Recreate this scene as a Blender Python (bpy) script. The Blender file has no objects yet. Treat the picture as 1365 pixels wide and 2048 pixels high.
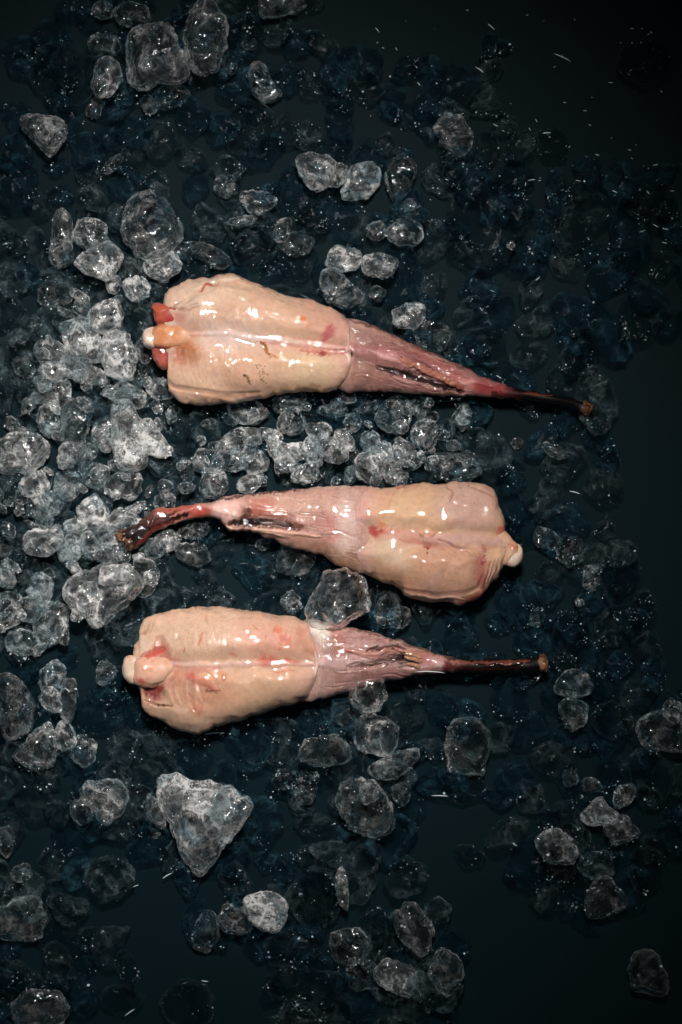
import bpy, math
import numpy as np
from mathutils import Vector

S = bpy.context.scene
rng = np.random.default_rng(11)
PX = 0.00035            # metres per photograph pixel on the table top
HC = 1.6                # camera height in metres
CX, CY = 682.5, 1024.0

# ------------------------------------------------------------------ camera, world, lamps
cam = bpy.data.cameras.new('camera'); camo = bpy.data.objects.new('camera', cam)
S.collection.objects.link(camo); S.camera = camo
camo.location = (0, 0, HC); camo.rotation_euler = (0, 0, 0)
cam.sensor_fit = 'VERTICAL'; cam.sensor_height = 24.0
cam.lens = 24.0 * HC / (2048 * PX)
cam.clip_start = 0.05; cam.clip_end = 50

w = bpy.data.worlds.new('World'); S.world = w; w.use_nodes = True
bg = w.node_tree.nodes['Background']
bg.inputs[0].default_value = (0.30, 0.52, 0.60, 1); bg.inputs[1].default_value = 0.055

def area(name, loc, aim, size, power, col, spread=180):
    l = bpy.data.lights.new(name, 'AREA'); l.shape = 'DISK'; l.size = size
    l.energy = power; l.color = col; l.spread = math.radians(spread)
    o = bpy.data.objects.new(name, l); S.collection.objects.link(o); o.location = loc
    o.rotation_euler = (Vector(aim) - Vector(loc)).to_track_quat('-Z', 'Y').to_euler()
    return o
KEY = (0.02, 0.58, 1.38)
area('key_lamp', KEY, (-0.11, -0.03, 0.0), 0.19, 1.9, (1.0, 0.965, 0.93), 37)
area('fill_lamp', (-1.1, -0.25, 0.9), (-0.1, 0.0, 0.0), 0.5, 0.22, (0.86, 0.95, 1.0), 80)

S.view_settings.view_transform = 'Standard'; S.view_settings.look = 'None'
S.view_settings.exposure = 0; S.view_settings.gamma = 1
S.cycles.use_denoising = True
S.cycles.max_bounces = 9; S.cycles.transmission_bounces = 8; S.cycles.transparent_max_bounces = 10
S.cycles.use_adaptive_sampling = True; S.cycles.adaptive_threshold = 0.035; S.cycles.adaptive_min_samples = 24
S.cycles.glossy_bounces = 4; S.cycles.diffuse_bounces = 2
S.cycles.sample_clamp_indirect = 6.0

# ------------------------------------------------------------------ helpers
def W(px, py, z):
    """photo pixel + height (in px units) -> metres"""
    zz = z * PX; k = PX * (1 - zz / HC)
    return np.stack([(px - CX) * k, (CY - py) * k, zz + 0 * px], axis=-1)

def lin(c):
    c = np.array(c, float) / 255.0
    return np.where(c <= 0.04045, c / 12.92, ((c + 0.055) / 1.055) ** 2.4)

class Noise:
    """sum of random sine waves, any dimension"""
    def __init__(self, seed, dim, scale, octs=3, n=9):
        r = np.random.default_rng(seed); self.o = []
        for k in range(octs):
            K = r.normal(size=(n, dim)); K /= np.linalg.norm(K, axis=1, keepdims=True)
            K *= (2 ** k) * r.uniform(.6, 1.5, (n, 1)) * 2 * math.pi / scale
            self.o.append((K, r.uniform(0, 6.28, n), 0.55 ** k))
    def __call__(self, p):
        s = 0; t = 0
        for K, ph, a in self.o:
            s = s + a * np.sin(p @ K.T + ph).sum(-1) / math.sqrt(len(ph)); t += a
        return s / t

def crom(pts, n, closed=False):
    p = np.array(pts, float)
    if closed: q = np.vstack([p[-1], p, p[0], p[1]])
    else: q = np.vstack([2 * p[0] - p[1], p, 2 * p[-1] - p[-2]])
    out = []
    m = len(q) - 3
    for i in range(m):
        a, b, c, d = q[i:i + 4]
        t = np.linspace(0, 1, 16, endpoint=False)[:, None]
        out.append(.5 * (2 * b + (c - a) * t + (2 * a - 5 * b + 4 * c - d) * t * t + (3 * b - a - 3 * c + d) * t ** 3))
    out.append(q[-2][None])
    o = np.vstack(out)
    L = np.r_[0, np.cumsum(np.linalg.norm(np.diff(o[:, :2], axis=0), axis=1))]
    u = np.linspace(0, L[-1], n)
    return np.stack([np.interp(u, L, o[:, k]) for k in range(o.shape[1])], 1)

def segdist(X, Y, pts):
    """distance to a polyline, and the parameter 0..1 along it"""
    P = np.stack([X, Y], -1); pts = np.array(pts, float)
    best = np.full(X.shape, 1e9); par = np.zeros(X.shape)
    seg = np.linalg.norm(np.diff(pts, axis=0), axis=1); cum = np.r_[0, np.cumsum(seg)]; tot = cum[-1]
    for i in range(len(pts) - 1):
        a, b = pts[i], pts[i + 1]; ab = b - a
        t = np.clip(((P - a) @ ab) / (ab @ ab + 1e-9), 0, 1)
        d = np.linalg.norm(P - (a + t[..., None] * ab), axis=-1)
        m = d < best; best = np.where(m, d, best); par = np.where(m, (cum[i] + t * seg[i]) / tot, par)
    return best, par

def sm(x):
    x = np.clip(x, 0, 1); return x * x * (3 - 2 * x)

def add_mesh(name, verts, faces, mat, parent=None, attrs=None, smooth=True, origin=None):
    me = bpy.data.meshes.new(name)
    org = np.array(parent.location if parent else (origin if origin is not None else (0, 0, 0)), float)
    verts = np.ascontiguousarray(verts - org, np.float32)
    if isinstance(faces, np.ndarray):
        n, k = faces.shape
        me.vertices.add(len(verts)); me.vertices.foreach_set('co', verts.ravel())
        me.loops.add(n * k); me.loops.foreach_set('vertex_index', faces.astype(np.int32).ravel())
        me.polygons.add(n); me.polygons.foreach_set('loop_start', np.arange(0, n * k, k, dtype=np.int32))
        me.polygons.foreach_set('use_smooth', np.full(n, smooth))
        me.update(calc_edges=True)
    for an, av in (attrs or {}).items():
        if av.ndim == 1:
            a = me.attributes.new(an, 'FLOAT', 'POINT'); a.data.foreach_set('value', av.astype(np.float32))
        else:
            a = me.attributes.new(an, 'FLOAT_COLOR', 'POINT')
            a.data.foreach_set('color', np.concatenate([av, np.ones((len(av), 1))], 1).astype(np.float32).ravel())
    me.materials.append(mat)
    me.validate(); me.update()
    o = bpy.data.objects.new(name, me); S.collection.objects.link(o)
    if parent: o.parent = parent
    else: o.location = org
    return o

# ------------------------------------------------------------------ materials
def newmat(name):
    m = bpy.data.materials.new(name); m.use_nodes = True
    nt = m.node_tree; nt.nodes.clear()
    out = nt.nodes.new('ShaderNodeOutputMaterial')
    def N(t, **kw):
        n = nt.nodes.new(t)
        for k, v in kw.items():
            if k in n.inputs.keys(): n.inputs[k].default_value = v
            else: setattr(n, k, v)
        return n
    return m, nt, out, N, nt.links.new

def pos(N, L):
    return N('ShaderNodeNewGeometry').outputs['Position']

def mat_flesh(name, rough=.45, hatch=0.0, wet=1.0, sss=.35, tone=(1, 1, 1)):
    m, nt, out, N, L = newmat(name)
    p = N('ShaderNodeBsdfPrincipled'); L(p.outputs[0], out.inputs[0])
    at = N('ShaderNodeAttribute', attribute_name='paint')
    P = pos(N, L)
    # fine mottling of the colour
    n1 = N('ShaderNodeTexNoise', Scale=260.0, Detail=6.0, Roughness=.65); L(P, n1.inputs['Vector'])
    mr = N('ShaderNodeMapRange'); mr.inputs['From Min'].default_value = .3; mr.inputs['From Max'].default_value = .7
    mr.inputs['To Min'].default_value = .86; mr.inputs['To Max'].default_value = 1.10
    L(n1.outputs[0], mr.inputs[0])
    mul = N('ShaderNodeMix', data_type='RGBA', blend_type='MULTIPLY'); mul.inputs[0].default_value = 1
    tn = N('ShaderNodeMix', data_type='RGBA', blend_type='MULTIPLY'); tn.inputs[0].default_value = 1; tn.inputs[7].default_value = (*tone, 1)
    L(at.outputs['Color'], tn.inputs[6]); L(tn.outputs[2], mul.inputs[6]); L(mr.outputs[0], mul.inputs[7])
    # pin-prick pores
    sp = N('ShaderNodeTexVoronoi', Scale=620.0, feature='F1'); L(P, sp.inputs['Vector'])
    r = N('ShaderNodeMapRange'); r.inputs['From Min'].default_value = .10; r.inputs['From Max'].default_value = .22
    r.inputs['To Min'].default_value = 1; r.inputs['To Max'].default_value = 0; L(sp.outputs['Distance'], r.inputs[0])
    pa = N('ShaderNodeAttribute', attribute_name='pores')
    pm = N('ShaderNodeMath', operation='MULTIPLY'); L(r.outputs[0], pm.inputs[0]); L(pa.outputs['Fac'], pm.inputs[1])
    mx = N('ShaderNodeMix', data_type='RGBA'); L(pm.outputs[0], mx.inputs[0]); L(mul.outputs[2], mx.inputs[6])
    mx.inputs[7].default_value = (.16, .07, .04, 1)
    col = mx.outputs[2]
    h = n1.outputs[0]
    if hatch:
        wv = N('ShaderNodeMapping'); wv.inputs['Scale'].default_value = (900, 160, 300); wv.inputs['Rotation'].default_value = (0, 0, .15)
        L(P, wv.inputs['Vector'])
        n2 = N('ShaderNodeTexNoise', Scale=1.0, Detail=4.0, Distortion=.8); L(wv.outputs[0], n2.inputs['Vector'])
        wv3 = N('ShaderNodeMapping'); wv3.inputs['Scale'].default_value = (140, 900, 300); wv3.inputs['Rotation'].default_value = (0, 0, .25)
        L(P, wv3.inputs['Vector'])
        n3 = N('ShaderNodeTexNoise', Scale=1.0, Detail=4.0, Distortion=.8); L(wv3.outputs[0], n3.inputs['Vector'])
        ad = N('ShaderNodeMath', operation='ADD'); L(n2.outputs[0], ad.inputs[0]); L(n3.outputs[0], ad.inputs[1])
        r2 = N('ShaderNodeMapRange'); r2.inputs['From Min'].default_value = .75; r2.inputs['From Max'].default_value = 1.25
        r2.inputs['To Min'].default_value = .66; r2.inputs['To Max'].default_value = 1.2; L(ad.outputs[0], r2.inputs[0])
        m2 = N('ShaderNodeMix', data_type='RGBA', blend_type='MULTIPLY'); m2.inputs[0].default_value = hatch
        L(col, m2.inputs[6]); L(r2.outputs[0], m2.inputs[7]); col = m2.outputs[2]; h = ad.outputs[0]
    L(col, p.inputs['Base Color'])
    b = N('ShaderNodeBump', Strength=.3 if hatch else .06, Distance=.0004); L(h, b.inputs['Height']); L(b.outputs[0], p.inputs['Normal'])
    # wet film: its own, rounder ripples
    n4 = N('ShaderNodeTexNoise', Scale=125.0, Detail=2.0, Roughness=.55, Distortion=1.3); L(P, n4.inputs['Vector'])
    n5 = N('ShaderNodeTexNoise', Scale=38.0, Detail=3.0, Roughness=.6); L(P, n5.inputs['Vector'])
    r5 = N('ShaderNodeMapRange'); r5.inputs['From Min'].default_value = .47; r5.inputs['From Max'].default_value = .60
    r5.inputs['To Min'].default_value = .05; r5.inputs['To Max'].default_value = 1.0; L(n5.outputs[0], r5.inputs[0])
    hm = N('ShaderNodeMath', operation='MULTIPLY'); L(n4.outputs[0], hm.inputs[0]); L(r5.outputs[0], hm.inputs[1])
    b2 = N('ShaderNodeBump', Strength=1.0, Distance=.0027); L(hm.outputs[0], b2.inputs['Height']); L(b2.outputs[0], p.inputs['Coat Normal'])
    p.inputs['Roughness'].default_value = rough
    p.inputs['Subsurface Weight'].default_value = sss
    p.inputs['Subsurface Radius'].default_value = (1.0, .45, .28)
    p.inputs['Subsurface Scale'].default_value = .0036 if sss > .3 else .0008
    p.inputs['Coat Weight'].default_value = wet; p.inputs['Coat Roughness'].default_value = .03
    p.inputs['Coat IOR'].default_value = 1.5
    p.inputs['Specular IOR Level'].default_value = .08
    return m

M_FLESH = mat_flesh('raw_fish_flesh', sss=.55, tone=(.69, .635, .675))
M_SKIN = mat_flesh('grey_pink_membrane', rough=.42, hatch=.42, wet=.8, sss=.10, tone=(.68, .64, .62))
M_DARK = mat_flesh('dark_wet_fin', rough=.35, hatch=.5, wet=.9, sss=.0)
M_BONE = mat_flesh('cartilage', rough=.35, wet=.9, sss=.4, tone=(.69, .64, .66))

def mat_ice(name, tint, frostcol, trans=.30, rough=.05, bmp=.5, ior=1.31):
    m, nt, out, N, L = newmat(name)
    P = pos(N, L)
    g = N('ShaderNodeBsdfGlass', Roughness=rough, IOR=ior); g.inputs['Color'].default_value = (*tint, 1)
    t = N('ShaderNodeBsdfTransparent'); t.inputs['Color'].default_value = (*tint, 1)
    mg = N('ShaderNodeMixShader'); mg.inputs[0].default_value = trans; L(g.outputs[0], mg.inputs[1]); L(t.outputs[0], mg.inputs[2])
    d = N('ShaderNodeBsdfDiffuse'); d.inputs['Color'].default_value = (*frostcol, 1)
    tr = N('ShaderNodeBsdfTranslucent'); tr.inputs['Color'].default_value = (*frostcol, 1)
    md = N('ShaderNodeMixShader'); md.inputs[0].default_value = .45; L(d.outputs[0], md.inputs[1]); L(tr.outputs[0], md.inputs[2])
    # frost amount: sculpted attribute broken up by crackle and cloud
    at = N('ShaderNodeAttribute', attribute_name='frost')
    n1 = N('ShaderNodeTexNoise', Scale=360.0, Detail=5.0, Roughness=.72, Distortion=1.2); L(P, n1.inputs['Vector'])
    r1 = N('ShaderNodeMapRange'); r1.inputs['From Min'].default_value = .43; r1.inputs['From Max'].default_value = .72
    r1.inputs['To Min'].default_value = .08; r1.inputs['To Max'].default_value = 2.2; L(n1.outputs[0], r1.inputs[0])
    wp = N('ShaderNodeVectorMath', operation='MULTIPLY_ADD'); L(n1.outputs['Color'], wp.inputs[0]); wp.inputs[1].default_value = (.006, .006, .006); L(P, wp.inputs[2])
    v = N('ShaderNodeTexVoronoi', Scale=75.0, feature='DISTANCE_TO_EDGE'); L(wp.outputs[0], v.inputs['Vector'])
    rc = N('ShaderNodeMapRange'); rc.inputs['From Min'].default_value = .0; rc.inputs['From Max'].default_value = .07
    rc.inputs['To Min'].default_value = 1.6; rc.inputs['To Max'].default_value = 0; L(v.outputs['Distance'], rc.inputs[0])
    sa = N('ShaderNodeMath', operation='ADD'); L(r1.outputs[0], sa.inputs[0]); L(rc.outputs[0], sa.inputs[1])
    mu = N('ShaderNodeMath', operation='MULTIPLY', use_clamp=True); L(at.outputs['Fac'], mu.inputs[0]); L(sa.outputs[0], mu.inputs[1])
    mx = N('ShaderNodeMixShader'); L(mu.outputs[0], mx.inputs[0]); L(mg.outputs[0], mx.inputs[1]); L(md.outputs[0], mx.inputs[2])
    L(mx.outputs[0], out.inputs[0])
    n2 = N('ShaderNodeTexNoise', Scale=210.0, Detail=3.0, Roughness=.55); L(P, n2.inputs['Vector'])
    b = N('ShaderNodeBump', Strength=bmp, Distance=.0010); L(n2.outputs[0], b.inputs['Height'])
    for s in (g, d): L(b.outputs[0], s.inputs['Normal'])
    return m

M_ICE = mat_ice('clear_ice', (.95, .97, .975), (.68, .665, .65))
# the lower layer lies in melt water, which nearly matches the index of ice
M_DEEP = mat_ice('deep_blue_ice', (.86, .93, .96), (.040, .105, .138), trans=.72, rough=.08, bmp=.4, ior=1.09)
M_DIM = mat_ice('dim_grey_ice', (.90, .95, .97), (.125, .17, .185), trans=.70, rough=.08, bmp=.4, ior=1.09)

m, nt, out, N, L = newmat('dark_slate_table')
p = N('ShaderNodeBsdfPrincipled'); L(p.outputs[0], out.inputs[0]); P = pos(N, L)
n1 = N('ShaderNodeTexNoise', Scale=6.0, Detail=8.0, Roughness=.6); L(P, n1.inputs['Vector'])
cr = N('ShaderNodeMix', data_type='RGBA'); L(n1.outputs[0], cr.inputs[0])
cr.inputs[6].default_value = (.0011, .0056, .0075, 1); cr.inputs[7].default_value = (.0018, .0084, .0110, 1); L(cr.outputs[2], p.inputs['Base Color'])
p.inputs['Roughness'].default_value = .6; p.inputs['Specular IOR Level'].default_value = .04
n2 = N('ShaderNodeTexNoise', Scale=900.0, Detail=4.0); L(P, n2.inputs['Vector'])
b = N('ShaderNodeBump', Strength=.25, Distance=.0005); L(n2.outputs[0], b.inputs['Height']); L(b.outputs[0], p.inputs['Normal'])
M_TABLE = m

m, nt, out, N, L = newmat('pale_glint')
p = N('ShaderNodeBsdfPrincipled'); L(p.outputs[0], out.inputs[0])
p.inputs['Base Color'].default_value = (.86, .9, .92, 1); p.inputs['Transmission Weight'].default_value = .45  # pale body colour stands in for glints and sparkle
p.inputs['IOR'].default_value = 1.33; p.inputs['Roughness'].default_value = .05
M_GLINT = m

# ------------------------------------------------------------------ table
n = 60
gx, gy = np.meshgrid(np.linspace(-3, 3, n), np.linspace(-3, 3, n))
gv = np.stack([gx.ravel(), gy.ravel(), 0 * gx.ravel()], 1)
ii = np.arange((n - 1) * n).reshape(n - 1, n)[:, :-1].ravel()
tab = add_mesh('table_top', gv, np.stack([ii, ii + 1, ii + n + 1, ii + n], 1), M_TABLE)
tab['kind'] = 'structure'

# ------------------------------------------------------------------ painting and sculpting in photo coordinates
class Surf:
    def __init__(self, X, Y, base, seed):
        self.X, self.Y = X, Y; self.Z = np.zeros_like(X)
        self.C = np.tile(lin(base), (len(X), 1)); self.P = np.zeros_like(X)
        self.nx = Noise(seed, 2, 26, 3); self.ny = Noise(seed + 1, 2, 26, 3)
        q = np.stack([X, Y], 1); self.q = q
        self.wx = self.nx(q); self.wy = self.ny(q)
        self.fine = Noise(seed + 2, 2, 9, 3)(q)
        self.sx = Noise(seed + 3, 2, 70, 1)(q); self.sy = Noise(seed + 4, 2, 70, 1)(q)
    def wob(self, k):
        return self.X + self.wx * k, self.Y + self.wy * k
    def wobs(self, k):
        return self.X + self.sx * k, self.Y + self.sy * k
    def mottle(self, col, scale, amt, seed, lo=0.0, hi=1.2):
        m = sm((Noise(seed, 2, scale, 4)(self.q) - lo) / (hi - lo)) * amt
        self.C = self.C * (1 - m[:, None]) + lin(col) * m[:, None]
    def ramp(self, x0, x1, col, amt=1.0, y=None):
        X, Y = self.wob(6); m = sm((X - x0) / (x1 - x0)) * amt
        if y is not None: m = m * (1 - sm((Y - y[0]) / (y[1] - y[0])))
        k = m[:, None]; self.C = self.C * (1 - k) + lin(col) * k
    def blob(self, cx, cy, rx, ry, rot, col=None, amt=1, dz=0, soft=1.25, wob=6, pores=0):
        X, Y = self.wob(wob); a = math.radians(rot)
        dx, dy = X - cx, Y - cy
        u = (dx * math.cos(a) + dy * math.sin(a)) / rx; v = (-dx * math.sin(a) + dy * math.cos(a)) / ry
        r = np.sqrt(u * u + v * v); m = sm((1.0 + soft * .5 - r) / soft)
        if col is not None:
            k = (m * amt)[:, None]; self.C = self.C * (1 - k) + lin(col) * k
        if dz:
            X, Y = self.wobs(wob); dx, dy = X - cx, Y - cy
            u = (dx * math.cos(a) + dy * math.sin(a)) / rx; v = (-dx * math.sin(a) + dy * math.cos(a)) / ry
            self.Z += sm((1.0 + soft * .5 - np.sqrt(u * u + v * v)) / soft) * dz
        self.P = np.maximum(self.P, m * pores)
        return m
    def stroke(self, pts, w, col=None, amt=1, dz=0, taper=.5, soft=1.4, wob=3, rag=0):
        X, Y = self.wob(wob); d, t = segdist(X, Y, crom(pts, max(3 * len(pts), 8)))
        ww = w * (1 - taper * np.abs(2 * t - 1) ** 2) * (1 + rag * self.fine)
        m = sm((1 + soft * .5 - d / np.maximum(ww, .1)) / soft)
        if col is not None:
            k = (m * amt)[:, None]; self.C = self.C * (1 - k) + lin(col) * k
        if dz:
            X, Y = self.wobs(wob); d, t = segdist(X, Y, crom(pts, max(6 * len(pts), 16)))
            ww = w * (1 - taper * np.abs(2 * t - 1) ** 2)
            self.Z += sm((1 + soft * .5 - d / np.maximum(ww, .1)) / soft) * dz
        return m

def body(name, U, Lo, Sn, Vn, Hx, z0, mat, parent, paint, seed, base, pp=2.6, depth=22, head=.06, tail=.03, zx=None):
    """closed organic solid between an upper and a lower outline; Hx = [(x, height)...] in px"""
    U = crom(U, Sn); Lo = crom(Lo, Sn)
    jn = Noise(seed + 5, 2, 36, 2)
    v = np.sin(np.linspace(-1, 1, Vn) * math.pi / 2)
    vb = np.sin(np.linspace(1, -1, 14)[1:-1] * math.pi / 2)
    s = np.linspace(0, 1, Sn)
    def grid(vv):
        t = (1 - vv) / 2
        return U[:, None, :] * (1 - t)[None, :, None] + Lo[:, None, :] * t[None, :, None]
    # v = +1 is the upper outline
    G = grid(v); B = grid(vb)
    A = np.concatenate([G, B], 1); allv = np.r_[v, vb]; top = np.r_[np.ones(Vn), np.zeros(len(vb))]
    R = A.shape[1]
    X = A[..., 0].ravel(); Y = A[..., 1].ravel(); VV = np.tile(allv, Sn); TT = np.tile(top, Sn); SS = np.repeat(s, R)
    edge = np.abs(VV) ** 4
    q = np.stack([X, Y], 1)
    X = X + edge * jn(q) * 1.6; Y = Y + edge * jn(q + 77) * 1.8
    hx = np.array(Hx, float); H = np.interp(X, hx[:, 0], hx[:, 1])
    cap = np.ones_like(SS)
    if head: cap *= np.sqrt(np.clip(1 - (1 - np.clip(SS / head, 0, 1)) ** 2, 0, 1))
    if tail: cap *= np.sqrt(np.clip(1 - (1 - np.clip((1 - SS) / tail, 0, 1)) ** 2, 0, 1))
    prof = np.sqrt(np.clip(1 - np.abs(VV) ** pp, 0, 1))
    sf = Surf(X, Y, base, seed); paint(sf)
    fade = np.clip(prof * 1.6, 0, 1) * np.clip(cap * 1.3, 0, 1)
    zt = H * prof * cap + sf.Z * fade + Noise(seed + 9, 2, 85, 1)(q) * 1.8 * fade
    zb = -depth * prof * cap
    base_z = z0 if zx is None else np.interp(X, *np.array(zx, float).T)
    Z = base_z + np.where(TT > .5, zt, zb)
    i = np.arange(Sn - 1)[:, None] * R; j = np.arange(R)[None, :]; j2 = (j + 1) % R
    F = np.stack([i + j, i + j2, i + R + j2, i + R + j], -1).reshape(-1, 4)
    # head and tail rows collapse onto a line; drop their slivers
    o = add_mesh(name, W(X, Y, Z), F, mat, parent, {'paint': np.clip(sf.C, 0, 1), 'pores': sf.P})
    return o, (X[TT > .5], Y[TT > .5], Z[TT > .5])

def tube(name, pts, mat, parent, base, paint=None, seed=0, nseg=70, nr=28, rough=.12, flat=.8):
    """pts: (x, y, z, radius) in px; soft-ended organic strand"""
    c = crom(pts, nseg); P3 = c[:, :3]; R = c[:, 3]
    T = np.gradient(P3[:, :2], axis=0); T /= np.linalg.norm(T, axis=1, keepdims=True) + 1e-9
    Nn = np.stack([-T[:, 1], T[:, 0]], 1)
    s = np.linspace(0, 1, nseg); cap = np.sqrt(np.clip(1 - (1 - np.clip(np.minimum(s, 1 - s) / .06, 0, 1)) ** 2, 0, 1))
    a = np.linspace(0, 2 * math.pi, nr, endpoint=False)
    ns = Noise(seed + 31, 3, 14, 3)
    rr = (R * cap)[:, None] * np.ones(nr)
    q = np.stack([np.repeat(c[:, 0], nr), np.repeat(c[:, 1], nr), np.tile(np.cos(a) * 9, nseg)], 1)
    rr = rr * (1 + rough * ns(q).reshape(nseg, nr))
    X = (P3[:, 0:1] + Nn[:, 0:1] * rr * np.cos(a)).ravel(); Y = (P3[:, 1:2] + Nn[:, 1:2] * rr * np.cos(a)).ravel()
    Z = (P3[:, 2:3] + rr * flat * np.sin(a)).ravel()
    sf = Surf(X, Y, base, seed)
    if paint: paint(sf)
    i = np.arange(nseg - 1)[:, None] * nr; j = np.arange(nr)[None, :]; j2 = (j + 1) % nr
    F = np.stack([i + j, i + nr + j, i + nr + j2, i + j2], -1).reshape(-1, 4)
    return add_mesh(name, W(X, Y, Z), F, mat, parent, {'paint': np.clip(sf.C, 0, 1), 'pores': sf.P})

# unit icosphere, subdivided, made once
def ico(level):
    import bmesh
    b = bmesh.new(); bmesh.ops.create_icosphere(b, subdivisions=level, radius=1)
    v = np.array([x.co[:] for x in b.verts]); f = np.array([[l.index for l in q.verts] for q in b.faces]); b.free()
    return v, f
ICO = {k: ico(k) for k in (1, 3, 4, 5)}

def lump_coords(outline, hz, seed, level=4, facets=5, dents=3, rug=.05, full=.62):
    """outline: closed px polygon (star-shaped). Returns X, Y, z (px, centred), equator term"""
    v, f = ICO[level]; r = np.random.default_rng(seed)
    oc = crom(outline, 160, closed=True)[:-1]; c = oc.mean(0)
    th = np.arctan2(oc[:, 1] - c[1], oc[:, 0] - c[0]); rad = np.hypot(oc[:, 0] - c[0], oc[:, 1] - c[1])
    k = np.argsort(th); th = th[k]; rad = rad[k]
    t = np.arctan2(v[:, 1], v[:, 0]); R = np.interp(t, np.r_[th - 2 * math.pi, th, th + 2 * math.pi], np.tile(rad, 3))
    cosp = np.hypot(v[:, 0], v[:, 1]); rr = cosp ** full
    p = np.stack([np.cos(t) * rr * R, np.sin(t) * rr * R, np.sign(v[:, 2]) * np.abs(v[:, 2]) ** .9 * hz], 1)
    mean = rad.mean()
    for _ in range(facets):                       # melted facets
        nrm = r.normal(size=3); nrm[2] = nrm[2] * .8 + .5; nrm /= np.linalg.norm(nrm)
        d = (p @ nrm); lim = d.max() * r.uniform(.55, .85); over = np.clip(d - lim, 0, None)
        vert = abs(nrm[2]); p = p - over[:, None] * nrm * (.97 if vert > .45 else .4)
    for _ in range(dents):                        # thumb-print hollows
        k0 = r.integers(len(p)); 
        if p[k0, 2] < 0: k0 = int(np.argmax(p[:, 2] - 9 * r.random(len(p))))
        d = np.linalg.norm(p - p[k0], axis=1); s = mean * r.uniform(.25, .5)
        p[:, 2] -= np.exp(-(d / s) ** 2) * hz * r.uniform(.1, .35)
    n1 = Noise(seed + 3, 3, mean * .9, 3); n2 = Noise(seed + 4, 3, mean * .25, 3)
    nn = v * (n1(p) * mean * rug * 1.2 + n2(p) * mean * rug * .35)[:, None]
    p = p + nn
    return p[:, 0] + c[0], p[:, 1] + c[1], p[:, 2], 1 - np.abs(v[:, 2]), v, f, c, mean

def lump(name, outline, z, hz, mat, parent, base, paint=None, seed=0, rug=.04, facets=2, dents=1, level=4):
    X, Y, Z, eq, v, f, c, mean = lump_coords(outline, hz, seed, level, facets, dents, rug)
    sf = Surf(X, Y, base, seed)
    if paint: paint(sf)
    return add_mesh(name, W(X, Y, z + Z + sf.Z * (v[:, 2] > 0)), f, mat, parent, {'paint': np.clip(sf.C, 0, 1), 'pores': sf.P})

def ell(cx, cy, rx, ry, rot=0, n=10, jit=.10, seed=0, sq=2.5):
    r = np.random.default_rng(seed + 900); a = math.radians(rot); out = []
    for k in range(n):
        t = 2 * math.pi * (k + r.uniform(-.2, .2)) / n
        e = (abs(math.cos(t)) ** sq + abs(math.sin(t)) ** sq) ** (-1 / sq) * (1 + r.uniform(-jit, jit))
        x, y = rx * e * math.cos(t), ry * e * math.sin(t)
        out.append((cx + x * math.cos(a) - y * math.sin(a), cy + x * math.sin(a) + y * math.cos(a)))
    return out

# ------------------------------------------------------------------ height raster for stacking
CELL = 4; OX, OY = -120, -120
RAS = np.zeros((600, 420))
def ras_idx(x, y):
    return (np.clip(((y - OY) / CELL).astype(int), 0, RAS.shape[0] - 1), np.clip(((x - OX) / CELL).astype(int), 0, RAS.shape[1] - 1))
def ras_put(X, Y, Z):
    i, j = ras_idx(X, Y); np.maximum.at(RAS, (i, j), Z)

def root(name, label, cat, group, px, py, z):
    o = bpy.data.objects.new(name, None); S.collection.objects.link(o)
    o['label'] = label; o['category'] = cat
    if group: o['group'] = group
    o.empty_display_size = .01
    o.location = [float(t) for t in W(np.array([px]), np.array([py]), np.array([z]))[0]]
    return o
# ------------------------------------------------------------------ the three fish tails
GRP = 'skinned fish tails lying on the crushed ice'
# ---- upper tail
T1 = root('fish_tail', 'uppermost raw fish tail, thick left end with two red lumps beside the bone', 'fish tail', GRP, 700, 700, 40)

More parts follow.
